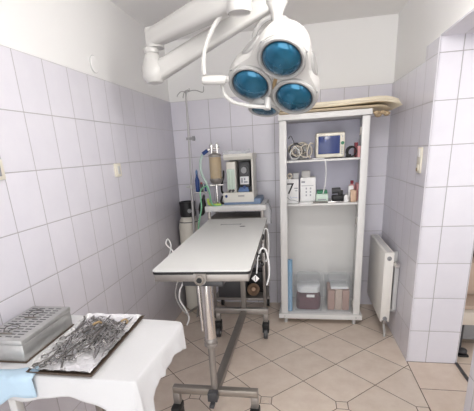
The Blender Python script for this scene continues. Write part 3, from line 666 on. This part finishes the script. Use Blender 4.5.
# white restraint cords tied at the table edges
t3 = thing('restraint_cord', 'white cord with diamond tag hanging at the right table edge, nearer one', 'cord', (.95, -1.5, .9))
MB().tube([(.958, -1.52, .93), (.975, -1.5, .975), (1.0, -1.48, .96), (1.015, -1.48, .88), (1.015, -1.48, .8), (1.0, -1.48, .74)], .0055, k=6).build('cord', M['wcord'], t3)
MB().tube([(.955, -1.52, .93), (.95, -1.52, .88), (.945, -1.53, .83)], .004, k=6).build('cord', M['wcord'], t3)
MB().box((-.017, -.002, -.017), (.017, .002, .017), .001, mtx=Matrix.Translation((.938, -1.535, .8)) @ Matrix.Rotation(PI / 4, 4, 'Y')).build('diamond_tag', M['paper'], t3)
MB().box((.9365, -1.5385, .785), (.9395, -1.537, .815)).build('tag_mark', M['ink'], t3)
for x, y, z in ((.95, -1.49, .885), (.972, -1.46, .868)): MB().sphere((x, y, z), .013, (1, 1, 1.2), 12, 8).build('toggle', M['black'], t3)
t3 = thing('restraint_cord', 'white looped cord hanging at the right table edge, farther one', 'cord', (.93, -.95, .8))
MB().tube([(.93, -.98, .93), (.945, -.97, .985), (.965, -.96, .97), (.97, -.96, .88), (.965, -.96, .78), (.945, -.97, .74), (.935, -.98, .78), (.93, -.98, .88)], .0055, k=6).build('cord', M['wcord'], t3)
MB().sphere((.935, -1.0, .83), .013, (1, 1, 1.3), 12, 8).build('toggle', M['black'], t3)
MB().tube([(.93, -.99, .8), (.94, -.99, .76), (.945, -1., .74)], .006, k=6).build('buckle', M['chrome'], t3)
t3 = thing('restraint_cord', 'white cord loop sticking out at the left table edge', 'cord', (.25, -1.05, .8))
MB().tube([(.478, -1.2, .945), (.4, -1.15, .86), (.29, -1.02, .778), (.233, -1.0, .842), (.19, -1.0, .889), (.21, -1.0, .928), (.229, -1.0, .881), (.215, -1.0, .826), (.2, -1.0, .79)], .0055, k=6).build('cord', M['wcord'], t3)
t3 = thing('loose_cable', 'thin white cords dangling below the front left corner of the operating table', 'cord', (.4, -1.3, .4))
MB().tube([(.49, -1.3, .935), (.42, -1.3, .8), (.398, -1.3, .682), (.371, -1.3, .63), (.363, -1.3, .554), (.4, -1.3, .477), (.417, -1.3, .415), (.396, -1.3, .359)], .006, k=6).build('cord', M['wcord'], t3)
MB().tube([(.485, -1.33, .935), (.38, -1.33, .72), (.345, -1.33, .6), (.38, -1.33, .5), (.43, -1.33, .45)], .004, k=6).build('cord', M['gcord'], t3)
tag(origin(MB().tube([(.33, -.46, .06), (.4, -.52, .02), (.46, -.57, .008), (.43, -.62, .008), (.4, -.6, .008), (.36, -.54, .008), (.31, -.5, .1), (.31, -.45, .3)], .007, k=6).build('black_cable', M['black'])), 'black power cable lying on the floor behind the operating table', 'cable')

# ------------------------------------------------------------------ surgical lamp
lp = thing('surgical_lamp', 'white ceiling surgical lamp with three blue reflectors on a jointed arm', 'lamp', (.93, -1.7, HC))
MB().lathe([(.15, 0), (.15, -.02), (.12, -.05), (.06, -.06)], mtx=Matrix.Translation((.93, -1.7, HC - .001))).build('ceiling_flange', M['lampw'], lp)
MB().lathe([(.057, 2.46), (.057, 2.13), (.052, 2.122), (.05, 2.128), (0, 2.128)], mtx=Matrix.Translation((.93, -1.7, 0))).build('ceiling_tube', M['lampw'], lp)
def beam(p0, p1, w0, h0, w1, h1, name, m='lampw'):
    p0, p1 = V(p0), V(p1); q = (p1 - p0).to_track_quat('X', 'Z').to_matrix()
    def ring(p, w, h):
        r = min(w, h) * .32; P = []
        for cx, cz, a0 in ((w / 2 - r, h / 2 - r, 0), (-w / 2 + r, h / 2 - r, PI / 2), (-w / 2 + r, -h / 2 + r, PI), (w / 2 - r, -h / 2 + r, 1.5 * PI)):
            P += [p + q @ V((0, cx + r * math.cos(a0 + i * PI / 8), cz + r * math.sin(a0 + i * PI / 8))) for i in range(5)]
        return P
    n = 6
    return MB().loft([ring(p0.lerp(p1, i / n), w0 + (w1 - w0) * i / n, h0 + (h1 - h0) * i / n) for i in range(n + 1)]).build(name, M[m], lp)
EX, EY = .398, -1.4
beam((.93, -1.7, 2.2), (EX, EY, 2.148), .1, .13, .09, .088, 'extension_arm')
MB().cyl((EX + .012, EY, 2.098), (EX + .012, EY, 2.192), .05, seg=28).build('elbow_cap', M['lampw'], lp)
MB().lathe([(.042, 2.1), (.042, 2.078), (.036, 2.074), (.04, 2.068), (.052, 2.04), (.066, 1.99), (.064, 1.955), (.045, 1.928), (.015, 1.92), (0, 1.92)], mtx=Matrix.Translation((EX - .012, EY, 0))).build('elbow_joint', M['lampw'], lp)
beam((EX + .02, EY, 1.985), (1.075, -1.5, 2.225), .07, .1, .06, .08, 'spring_arm')
MB().lathe([(.0, 2.3), (.05, 2.295), (.055, 2.25), (.052, 2.2), (.03, 2.16), (.022, 2.11), (.022, 2.04)], mtx=Matrix.Translation((1.088, -1.51, 0))).build('yoke_stem', M['lampw'], lp)
# head frame: X right, Y towards the upper reflector, Z out of the reflectors
P1, P2, P3 = V((1.1169, -1.7009, 1.9245)), V((.952, -1.5588, 1.8507)), V((1.1689, -1.5294, 1.7794))
hc = (P1 + P2 + P3) / 3
nz = (P2 - P1).cross(P3 - P1).normalized()
if nz.y > 0: nz = -nz
yx = (P1 - hc).normalized(); xx = yx.cross(nz)
HM = Matrix(((xx.x, yx.x, nz.x, hc.x), (xx.y, yx.y, nz.y, hc.y), (xx.z, yx.z, nz.z, hc.z), (0, 0, 0, 1)))
rho = (P1 - hc).length
lob = [(rho * math.cos(a), rho * math.sin(a)) for a in (PI / 2, PI * 7 / 6, PI * 11 / 6)]
def outline(th, rl=.126, base=.17):
    best = base * 1.0; c, s = math.cos(th), math.sin(th); vals = [base]
    for lx, ly in lob:
        bq = lx * c + ly * s; disc = bq * bq - (lx * lx + ly * ly - rl * rl)
        if disc >= 0: vals.append(bq + math.sqrt(disc))
    k = 26.
    return math.log(sum(math.exp(k * v * 4) for v in vals)) / (k * 4)
NS = 96
raw = [outline(2 * PI * i / NS) for i in range(NS)]
sm = [sum(raw[(i + d) % NS] for d in range(-4, 5)) / 9 for i in range(NS)]
rr_ = lambda k, z, rnd=0: [HM @ V(((sm[i] * k * (1 - rnd) + .2 * k * rnd) * math.cos(2 * PI * i / NS), (sm[i] * k * (1 - rnd) + .2 * k * rnd) * math.sin(2 * PI * i / NS), z)) for i in range(NS)]
MB().loft([rr_(.1, -.004), rr_(.9, -.004), rr_(.97, -.008), rr_(1., -.022), rr_(1.0, -.06), rr_(.97, -.09), rr_(.92, -.115), rr_(.8, -.138, .3), rr_(.55, -.152, .6), rr_(.2, -.157, 1)]).build('head_housing', M['lampw'], lp)
for lx, ly in lob:
    L_ = HM @ Matrix.Translation((lx, ly, 0))
    r_ = MB().lathe([(.1, -.006), (.113, -.006), (.114, .006), (.108, .013), (.099, .012), (.094, .004), (.094, -.003)], mtx=L_, seg=48, cap=False).build('reflector_ring', M['lampg'], lp)
    MB().lathe([(.0895, .004), (.085, .012), (.072, .022), (.055, .03), (.03, .0365), (.012, .0385), (.001, .0388)], mtx=L_, seg=48, cap=False).build('blue_filter_glass', M['teal'], r_)
    MB().lathe([(.0945, .003), (.0885, .0035), (.0885, -.003)], mtx=L_, seg=48, cap=False).build('seal', M['darkgrey'], r_)
    for a in (.6, 2.7):
        MB().cyl(L_ @ V((.12 * math.cos(a), .12 * math.sin(a), -.006)), L_ @ V((.12 * math.cos(a), .12 * math.sin(a), .0)), .004, seg=8).build('screw', M['grey'], r_)
MB().box((-.009, -.055, -.006), (.009, .02, .004), .003, mtx=HM).build('centre_clip', M['brass'], lp)
# recessed side grips between the lobes
for a in (PI / 6, PI * 5 / 6):
    G = HM @ Matrix.Rotation(a, 4, 'Z') @ Matrix.Translation((.176, 0, -.07))
    MB().loft([[G @ V((0.0 + .006 * q, .075 * math.cos(i * PI / 12) * (1 - .1 * q), .032 * math.sin(i * PI / 12) * (1 - .15 * q))) for i in range(24)] for q in (0, 1, 2)]).build('side_grip', M['lampg'], lp)
# fourth reflector, tucked below and behind, facing down
n4 = V((-.12, -.28, -.94)).normalized()
c4 = V((1.005, -1.43, 1.738))
Q4 = Matrix.Translation(c4) @ n4.to_track_quat('Z', 'Y').to_matrix().to_4x4()
cup = MB().lathe([(.085, .0), (.086, -.02), (.075, -.07), (.045, -.11), (.02, -.14)], mtx=Q4, seg=36).build('lower_reflector_cup', M['lampw'], lp)
MB().lathe([(.066, .004), (.078, .008), (.086, .002), (.085, -.006), (.07, -.006), (.066, .004)], mtx=Q4, seg=36, cap=False).build('reflector_ring', M['lampg'], cup)
MB().lathe([(.068, .003), (.05, .008), (.02, .011), (.001, .0115)], mtx=Q4, seg=36, cap=False).build('blue_filter_glass', M['teal'], cup)
MB().torus(.108, .013, Matrix.Translation((1.07, -1.46, 2.05)) @ Matrix.Rotation(PI / 2 + .35, 4, 'X') @ Matrix.Rotation(-.05, 4, 'Y'), seg=36).build('suspension_ring', M['lampg'], lp)
MB().cyl((1.088, -1.505, 2.06), (1.1, -1.5, 1.95), .028).build('head_socket', M['lampw'], lp)
# handle bar and cable
MB().cyl((.722, -1.62, 1.881), (.828, -1.59, 1.877), .022).cyl((.715, -1.622, 1.881), (.723, -1.62, 1.881), .018).build('handle_grip', M['lampw'], lp)
MB().cyl((.826, -1.59, 1.877), (.9, -1.5, 1.91), .014).build('handle_mount', M['lampw'], lp)
MB().tube([(.808, -1.59, 1.872), (.81, -1.56, 1.835), (.822, -1.55, 1.805), (.86, -1.55, 1.776), (.945, -1.55, 1.752), (1.025, -1.53, 1.742)], .0095).build('handle_bail', M['lampw'], lp)
MB().cyl((1.03, -1.525, 1.732), (1.036, -1.515, 1.788), .02, .016).build('bail_end', M['lampw'], lp)
MB().tube([(.845, -1.655, 2.14), (.8, -1.65, 2.1), (.755, -1.645, 2.03), (.735, -1.643, 1.96), (.735, -1.64, 1.9)], .011).build('lamp_cable', M['lampw'], lp)

# ------------------------------------------------------------------ instrument table with cloth
ZT = .845
t = thing('instrument_table', 'white steel table under a white cloth at the lower left', 'table', (.4, -2.45, 0))
MB().prism([(.12, -2.67), (.672, -2.67), (.69, -2.255), (.145, -2.215)], ZT - .03, ZT - .003).build('table_top', M['white'], t)
for x, y, m in ((.162, -2.64, 'white'), (.272, -2.3, 'steeld'), (.62, -2.62, 'white'), (.5, -2.3, 'white')):
    MB().box((x - .016, y - .016, 0), (x + .016, y + .016, ZT - .03), .003).build('leg', M[m], t)
MB().box((.16, -2.65, ZT - .07), (.66, -2.63, ZT - .03), .002).box((.272, -2.31, ZT - .07), (.52, -2.29, ZT - .03), .002).build('apron', M['white'], t)
cor = [(.685, -2.69), (.712, -2.235), (.128, -2.195), (.1, -2.69)]     # front right, back right, back left, front left
rad = [.012, .045, .02, .012]
per = []
for i in range(4):
    p, a, b = V((*cor[i], 0)), V((*cor[i - 1], 0)), V((*cor[(i + 1) % 4], 0))
    u, v = (a - p).normalized(), (b - p).normalized()
    for j in range(7):
        s = j / 6; q0 = p + u * rad[i]; q1 = p + v * rad[i]
        per.append((q0.lerp(p, s)).lerp(p.lerp(q1, s), s))
    e0 = p + v * rad[i]; e1 = b - v * rad[(i + 1) % 4]
    for j in range(1, 24): per.append(e0.lerp(e1, j / 24))
cen = V((.4, -2.45, 0)); n = len(per)
outn = []
for i in range(n):
    d = per[(i + 1) % n] - per[i - 1]; outn.append(V((d.y, -d.x, 0)).normalized())
    if outn[-1].dot(per[i] - cen) < 0: outn[-1] = -outn[-1]
def gs(p, c, s): return math.exp(-((p - V((*c, 0))).length / s) ** 2)
def drop(i):
    p = per[i]
    d = .072 + .02 * gs(p, (.1, -2.69), .2)
    d += .3 * gs(p, cor[0], .06) + .025 * gs(p, cor[1], .12) + .012 * math.sin(i * .45)
    return d
rings = [[p.lerp(cen, .5) + V((0, 0, ZT)) for p in per], [p - outn[i] * .006 + V((0, 0, ZT)) for i, p in enumerate(per)], [p - outn[i] * .001 + V((0, 0, ZT - .0015)) for i, p in enumerate(per)], [p + outn[i] * .001 + V((0, 0, ZT - .006)) for i, p in enumerate(per)]]
for k in range(1, 9):
    f = k / 8; ring = []
    for i, p in enumerate(per):
        cr = gs(p, cor[0], .1)
        o = .004 + f * (.01 + .006 * math.sin(i * .55) + .004 * math.sin(i * 1.3) + .03 * cr * math.sin(i * .8 + 1) ** 2)
        ring.append(p + outn[i] * o + V((0, 0, ZT - .006 - f * drop(i))))
    rings.append(ring)
mb = MB(); mb.loft(rings, cap=False)
mb.b.faces.new([v for v in mb.b.verts[:n]])
bmesh.ops.recalc_face_normals(mb.b, faces=mb.b.faces[:])
cl = mb.build('tablecloth', M['cloth'], ang=60)
sd = cl.modifiers.new('thickness', 'SOLIDIFY'); sd.thickness = .002; sd.offset = -1
tag(origin(cl), 'white cotton cloth draped over the instrument table', 'tablecloth')
# instrument tray lined with foil
ZY = ZT + .001
tr = thing('instrument_tray', 'dark flat tray lined with crumpled foil holding steel instruments', 'tray', (.4, -2.45, ZY))
tc = [(.287, -2.688), (.534, -2.688), (.521, -2.215), (.247, -2.215)]
def tq(u, v):
    a = V((*tc[0], 0)).lerp(V((*tc[1], 0)), u); b = V((*tc[3], 0)).lerp(V((*tc[2], 0)), u); return a.lerp(b, v)
def trng(e, z): return [tq(-e if u == 0 else 1 + e, -e * .6 if v == 0 else 1 + e * .6) + V((0, 0, z)) for u, v in ((0, 0), (1, 0), (1, 1), (0, 1))]
MB().loft([trng(-.03, ZY), trng(0, ZY + .011), trng(.004, ZY + .012), trng(-.008, ZY + .0125), trng(-.035, ZY + .003)]).build('tray_body', M['brown'], tr)
mb = MB(); nu, nv = 22, 34; G = []; rf = random.Random(5)
for j in range(nv + 1):
    row = []
    for i in range(nu + 1):
        u, v = i / nu, j / nv; e = min(u, 1 - u, (v) * 1.6, (1 - v) * 1.6)
        uu = .0 + u * .968 + (rf.uniform(-.008, .008) if e < .02 else 0)
        z = ZY + .0045 + (.0115 * max(0, 1 - e / .05) ** 1.2) + rf.uniform(0, .0034) * (1 + .8 * (e < .08))
        row.append(mb.b.verts.new(tq(uu + rf.uniform(-.003, .003), .02 + v * .965) + V((0, 0, z))))
    G.append(row)
for j in range(nv):
    for i in range(nu):
        q = (G[j][i], G[j][i + 1], G[j + 1][i + 1], G[j + 1][i])
        if rf.random() < .5: mb.b.faces.new((q[0], q[1], q[2])); mb.b.faces.new((q[0], q[2], q[3]))
        else: mb.b.faces.new((q[0], q[1], q[3])); mb.b.faces.new((q[1], q[2], q[3]))
mb.build('foil_liner', M['foil'], tr, ang=12)

# instrument kinds, built at the origin along +y
def ring_tool(L, spread, bl, rr=.0105, curved=0.):
    g = MB()
    for s in (-1, 1):
        rx = s * (spread + rr)
        g.torus(rr, .0028, Matrix.Translation((rx, -L / 2 + rr, .003)), seg=14, k=6)
        g.tube([(rx - s * rr * .3, -L / 2 + 2 * rr, .0026), (s * .004, -L * .02, .0026 + s * .0006), (0, L / 2 - bl, .0026), (-s * .0012 + curved * .4, L / 2 - bl * .5, .0026), (-s * .0005 + curved, L / 2, .0022)], lambda q: .0029 - .0014 * q, k=6, sub=3)
    g.cyl((0, L / 2 - bl, .0002), (0, L / 2 - bl, .0056), .0042, seg=10)
    return g
def tweezer(L):
    g = MB()
    for s in (-1, 1): g.tube([(0, -L / 2, .003), (s * .006, -L * .1, .003), (s * .0055, L * .15, .003), (s * .0012, L / 2, .003)], lambda q: .0042 - .002 * abs(q - .4) - .001 * q, k=6, sub=3)
    return g
def scalpel(L): return MB().box((-.0035, -L / 2, .001), (.0035, L * .2, .004), .001).box((-.002, L * .2, .001), (.002, L * .32, .0035)).prism([(-.0025, L * .3), (.003, L * .32), (.003, L * .42), (-.0025, L / 2)], .002, .003)
def retractor(L): return MB().box((-.006, -L / 2, .001), (.006, L / 2 - .02, .003), .0008).tube([(0, L / 2 - .02, .002), (0, L / 2, .004), (0, L / 2 + .006, .012), (0, L / 2, .018)], .004, k=6).torus(.009, .002, Matrix.Translation((0, -L / 2 - .006, .002)), seg=14, k=6)
def probe(L): return MB().cyl((0, -L / 2, .002), (0, L * .1, .002), .0022, seg=8).cyl((0, L * .1, .002), (0, L / 2, .002), .0012, .0006, seg=8)
def clampt(L):
    g = MB()
    for s in (-1, 1): g.tube([(s * .014, -L / 2, .003), (s * .011, -L * .2, .003), (s * .002, 0, .003), (-s * .008, L * .25, .003), (-s * .001, L / 2, .003)], .0022, k=6, sub=3)
    return g.cyl((0, 0, 0), (0, 0, .006), .004, seg=10)
kinds = [('hemostat', ring_tool(.145, .004, .045), 'inst', 'ring-handled steel hemostat lying among the jumbled instruments on the foil tray', 'hemostat', 'hemostats on the tray', 13),
         ('surgical_scissors', ring_tool(.13, .012, .055, .0115), 'inst', 'wide-handled steel scissors lying among the jumbled instruments on the foil tray', 'scissors', 'scissors on the tray', 8),
         ('curved_clamp', ring_tool(.115, .006, .04, .0095, .008), 'instd', 'dark curved-tip clamp lying among the jumbled instruments on the foil tray', 'clamp', 'curved clamps on the tray', 6),
         ('tweezers', tweezer(.13), 'inst', 'steel tweezers lying among the jumbled instruments on the foil tray', 'tweezers', 'tweezers on the tray', 7),
         ('scalpel_handle', scalpel(.12), 'instd', 'flat dark scalpel handle lying among the jumbled instruments on the foil tray', 'scalpel', 'scalpel handles on the tray', 5),
         ('towel_clamp', clampt(.095), 'inst', 'small bowed towel clamp lying among the jumbled instruments on the foil tray', 'clamp', 'towel clamps on the tray', 4),
         ('retractor', retractor(.12), 'instd', 'hooked steel retractor lying among the jumbled instruments on the foil tray', 'retractor', 'retractors on the tray', 3),
         ('probe', probe(.14), 'inst', 'thin straight steel probe lying among the jumbled instruments on the foil tray', 'probe', 'probes on the tray', 4)]
ri = random.Random(21)
spots = []
for name, g, m, lab, cat, grp, cnt in kinds:
    o0 = g.build(name, M[m]); tag(o0, lab, cat, grp)
    for k in range(cnt):
        o = o0
        if k: o = o0.copy(); C.objects.link(o)
        best = None; a = ri.gauss(.12, .38); hl = max(v_.co.y for v_ in o0.data.vertices)
        def inside(u, v):
            p = tq(u, v); d = V((-math.sin(a), math.cos(a), 0)) * (hl + .008)
            for e in (p + d, p - d):
                f = (e.y + 2.688) / .473
                if not (.04 < f < .955 and .287 - .04 * f + .014 < e.x < .534 - .013 * f - .022): return False
            return True
        for _ in range(60):
            u, v = ri.uniform(.12, .88), ri.uniform(.17, .86)
            if not inside(u, v): continue
            if u > .5 and v < .3 or (.42 < u < .56 and v < .42): continue
            d = min([(u - a) ** 2 + ((v - b) * 1.4) ** 2 for a, b in spots] or [9]) * (1.0 if v > .45 else .7)
            if best is None or d > best[0]: best = (d, u, v)
        best = best or (0, .6, .6)
        _, u, v = best; spots.append((u, v))
        near = sum(1 for a, b in spots if (a - u) ** 2 + ((b - v) * 1.7) ** 2 < .05)
        p = tq(u, v); a += PI if ri.random() < .35 else 0
        o.location = (p.x, p.y, ZY + .0105 + .0018 * min(near, 9)); o.rotation_euler = (ri.uniform(-.03, .03), ri.uniform(-.05, .05), a)
tag(origin(MB().tube([(.45, -2.3, ZY + .02), (.46, -2.285, ZY + .024), (.475, -2.29, ZY + .02), (.48, -2.31, ZY + .018)], .004, k=6).build('brass_hook', M['brass'])), 'small brass hook at the back right of the foil tray', 'hook')
tag(origin(MB().tube([(.36, -2.37, ZY + .036), (.375, -2.35, ZY + .04), (.39, -2.35, ZY + .036)], .005, k=6).build('brass_clip', M['brass'])), 'brass clip lying near the middle of the foil tray on the pile', 'clip')

# perforated sterilisation box
BXM = Matrix.Translation((.23, -2.617, ZT)) @ Matrix.Rotation(math.radians(1.), 4, 'Z')
bw, bl_, bh = .178, .308, .09
s_ = thing('sterilisation_box', 'perforated grey metal sterilisation box beside the instrument tray', 'box', (.14, -2.5, ZT))
tf(MB().box((-bw, 0, .001), (0, bl_, bh - .02), .005), BXM).build('box_body', M['box_metal'], s_)
tf(MB().box((-bw - .004, -.004, .0005), (.004, bl_ + .003, .006), .001), BXM).build('dark_base_strip', M['brown'], s_)  # thin dark brown strip around the foot of the box
tf(MB().box((-bw - .002, -.002, bh - .021), (.002, bl_ + .002, bh), .005), BXM).build('lid', M['box_metal'], s_)
g = MB()
for r in range(2):
    for c in range(13):
        y = .024 + c * .0212
        for q in range(2):
            x = -bw + .018 + r * .077 + q * .035
            g.box((x, y, bh - .0005), (x + .025, y + .006, bh + .0006))
tf(g, BXM).build('perforation_slot', M['darkgrey'], s_)
for y0 in (.05, .19):
    h_ = tf(MB().tube([(-.085, y0, bh + .002), (-.085, y0 + .004, bh + .012), (-.06, y0 + .03, bh + .016), (-.1, y0 + .05, bh + .014), (-.12, y0 + .025, bh + .012), (-.112, y0 + .004, bh + .003)], .002, k=6), BXM).build('wire_handle', M['instd'], s_)
    tf(MB().box((-.125, y0 - .006, bh), (-.075, y0 + .002, bh + .005), .001), BXM).build('handle_mount', M['steeld'], s_)
tf(MB().box((-.15, -.012, bh - .05), (-.115, 0.0005, bh - .004), .003), BXM).build('latch', M['brown'], s_)

# blue drape hanging over the front edge
mb = MB(); G = []
for j in range(9):
    f = j / 8; row = []
    for i in range(15):
        u = i / 14
        x = .12 + u * .2; ys = -2.688 + .05 * u; top = ys + 2.702; s = f * (top + .125 - .065 * u + .012 * math.sin(u * 8))
        if s < top: y = ys - s * 1.14; z = ZT + .006 + .003 * math.sin(u * 9)
        else: y = -2.712 - .004 * math.sin(u * 11) - .004; z = ZT + .003 - (s - top)
        row.append(mb.b.verts.new((x + .015 * f * (u - .5), y, z)))
    G.append(row)
for j in range(8):
    for i in range(14): mb.b.faces.new((G[j][i], G[j][i + 1], G[j + 1][i + 1], G[j + 1][i]))
bd = mb.build('blue_drape', M['bluec'], ang=60); sd = bd.modifiers.new('thickness', 'SOLIDIFY'); sd.thickness = .002; sd.offset = 1
tag(origin(bd), 'pale blue disposable drape hanging over the front edge of the instrument table', 'drape')

# ------------------------------------------------------------------ through the doorway
t = thing('padded_bench', 'beige bench with cream front edge seen through the doorway', 'bench', (2.75, -.6, 0))
MB().box((2.33, -.9, .225), (3.3, -.35, .33), .012).build('seat_board', M['creamb'], t)
MB().box((2.33, -.6, .34), (3.3, -.42, .62), .02).build('back_cushion', M['beige'], t)
MB().box((2.34, -.85, .331), (3.29, -.62, .36), .012).build('seat_cushion', M['beige'], t)
for x in (2.4, 3.2): MB().cyl((x, -.82, 0), (x, -.82, .226), .02).build('leg', M['darkgrey'], t)
MB().box((2.36, -.78, .05), (3.27, -.4, .225), .004).build('plinth', M['grey'], t)
t = thing('wooden_cupboard', 'dark brown wooden cupboard behind the bench in the next room', 'cupboard', (2.7, -.2, 0))
MB().box((2.32, -.33, 0), (3.2, -.06, .95), .004).build('carcass', M['wood'], t)
for x in (2.34, 2.77): MB().box((x, -.345, .1), (x + .41, -.331, .92), .003).build('door', M['wood'], t)
t = thing('dark_shoe', 'dark shoe on the floor just inside the doorway', 'shoe', (2.385, -.93, 0))
MB().box((2.35, -.97, 0), (2.42, -.91, .014), .004).build('sole', M['black'], t)
MB().sphere((2.385, -.935, .035), .03, (1.05, 1., .8), 14, 9).build('upper', M['darkgrey'], t)

# ------------------------------------------------------------------ light
def area(name, loc, rot, sx, sy, e, col=(1, 1, 1)):
    l = bpy.data.lights.new(name, 'AREA'); l.shape = 'RECTANGLE'; l.size = sx; l.size_y = sy; l.energy = e; l.color = col
    o = bpy.data.objects.new(name, l); C.objects.link(o); o.location = loc; o.rotation_euler = rot
    return o
area('window_daylight', (XT + .05, -3.42, 1.65), (0, PI / 2, 0), 1.4, 1.3, 6, (1, .99, .97))
em = bpy.data.materials.new('fill globe glow'); em.use_nodes = True
eb = em.node_tree.nodes['Principled BSDF']; eb.inputs['Base Color'].default_value = (.9, .9, .88, 1)
eb.inputs['Emission Color'].default_value = (1, .97, .93, 1); eb.inputs['Emission Strength'].default_value = 30
cl_ = thing('added_fill_globe', 'added white globe light out of view under the ceiling, put in as fill', 'lamp', (1.35, -2.2, HC))
MB().sphere((1.35, -2.2, 2.24), .13, u=32, v=20).build('globe', em, cl_)  # glowing globe added out of view to brighten the ceiling and room
MB().cyl((1.35, -2.2, 2.365), (1.35, -2.2, HC - .002), .02).cyl((1.35, -2.2, HC - .03), (1.35, -2.2, HC - .002), .06).build('stem', M['white'], cl_)
sl = bpy.data.lights.new('soft_fill_sun', 'SUN'); sl.energy = 2.0; sl.angle = math.radians(65); sl.color = (1, .99, .98)  # wide fill sun added to brighten the back, through the unbuilt near end
so = bpy.data.objects.new('soft_fill_sun', sl); C.objects.link(so); so.location = (1, -6, 2.5)
so.rotation_euler = V((-.08, 1, -.0)).to_track_quat('-Z', 'Y').to_euler()
W = bpy.data.worlds.new('world'); bpy.context.scene.world = W; W.use_nodes = True
W.node_tree.nodes['Background'].inputs[0].default_value = (.98, .985, 1, 1); W.node_tree.nodes['Background'].inputs[1].default_value = .32
sc = bpy.context.scene
sc.view_settings.view_transform = 'Standard'; sc.view_settings.look = 'None'; sc.view_settings.exposure = 0.5; sc.view_settings.gamma = 1
sc.view_settings.use_curve_mapping = False
sc.cycles.use_denoising = True
sc.cycles.max_bounces = 8; sc.cycles.diffuse_bounces = 5; sc.cycles.transparent_max_bounces = 16
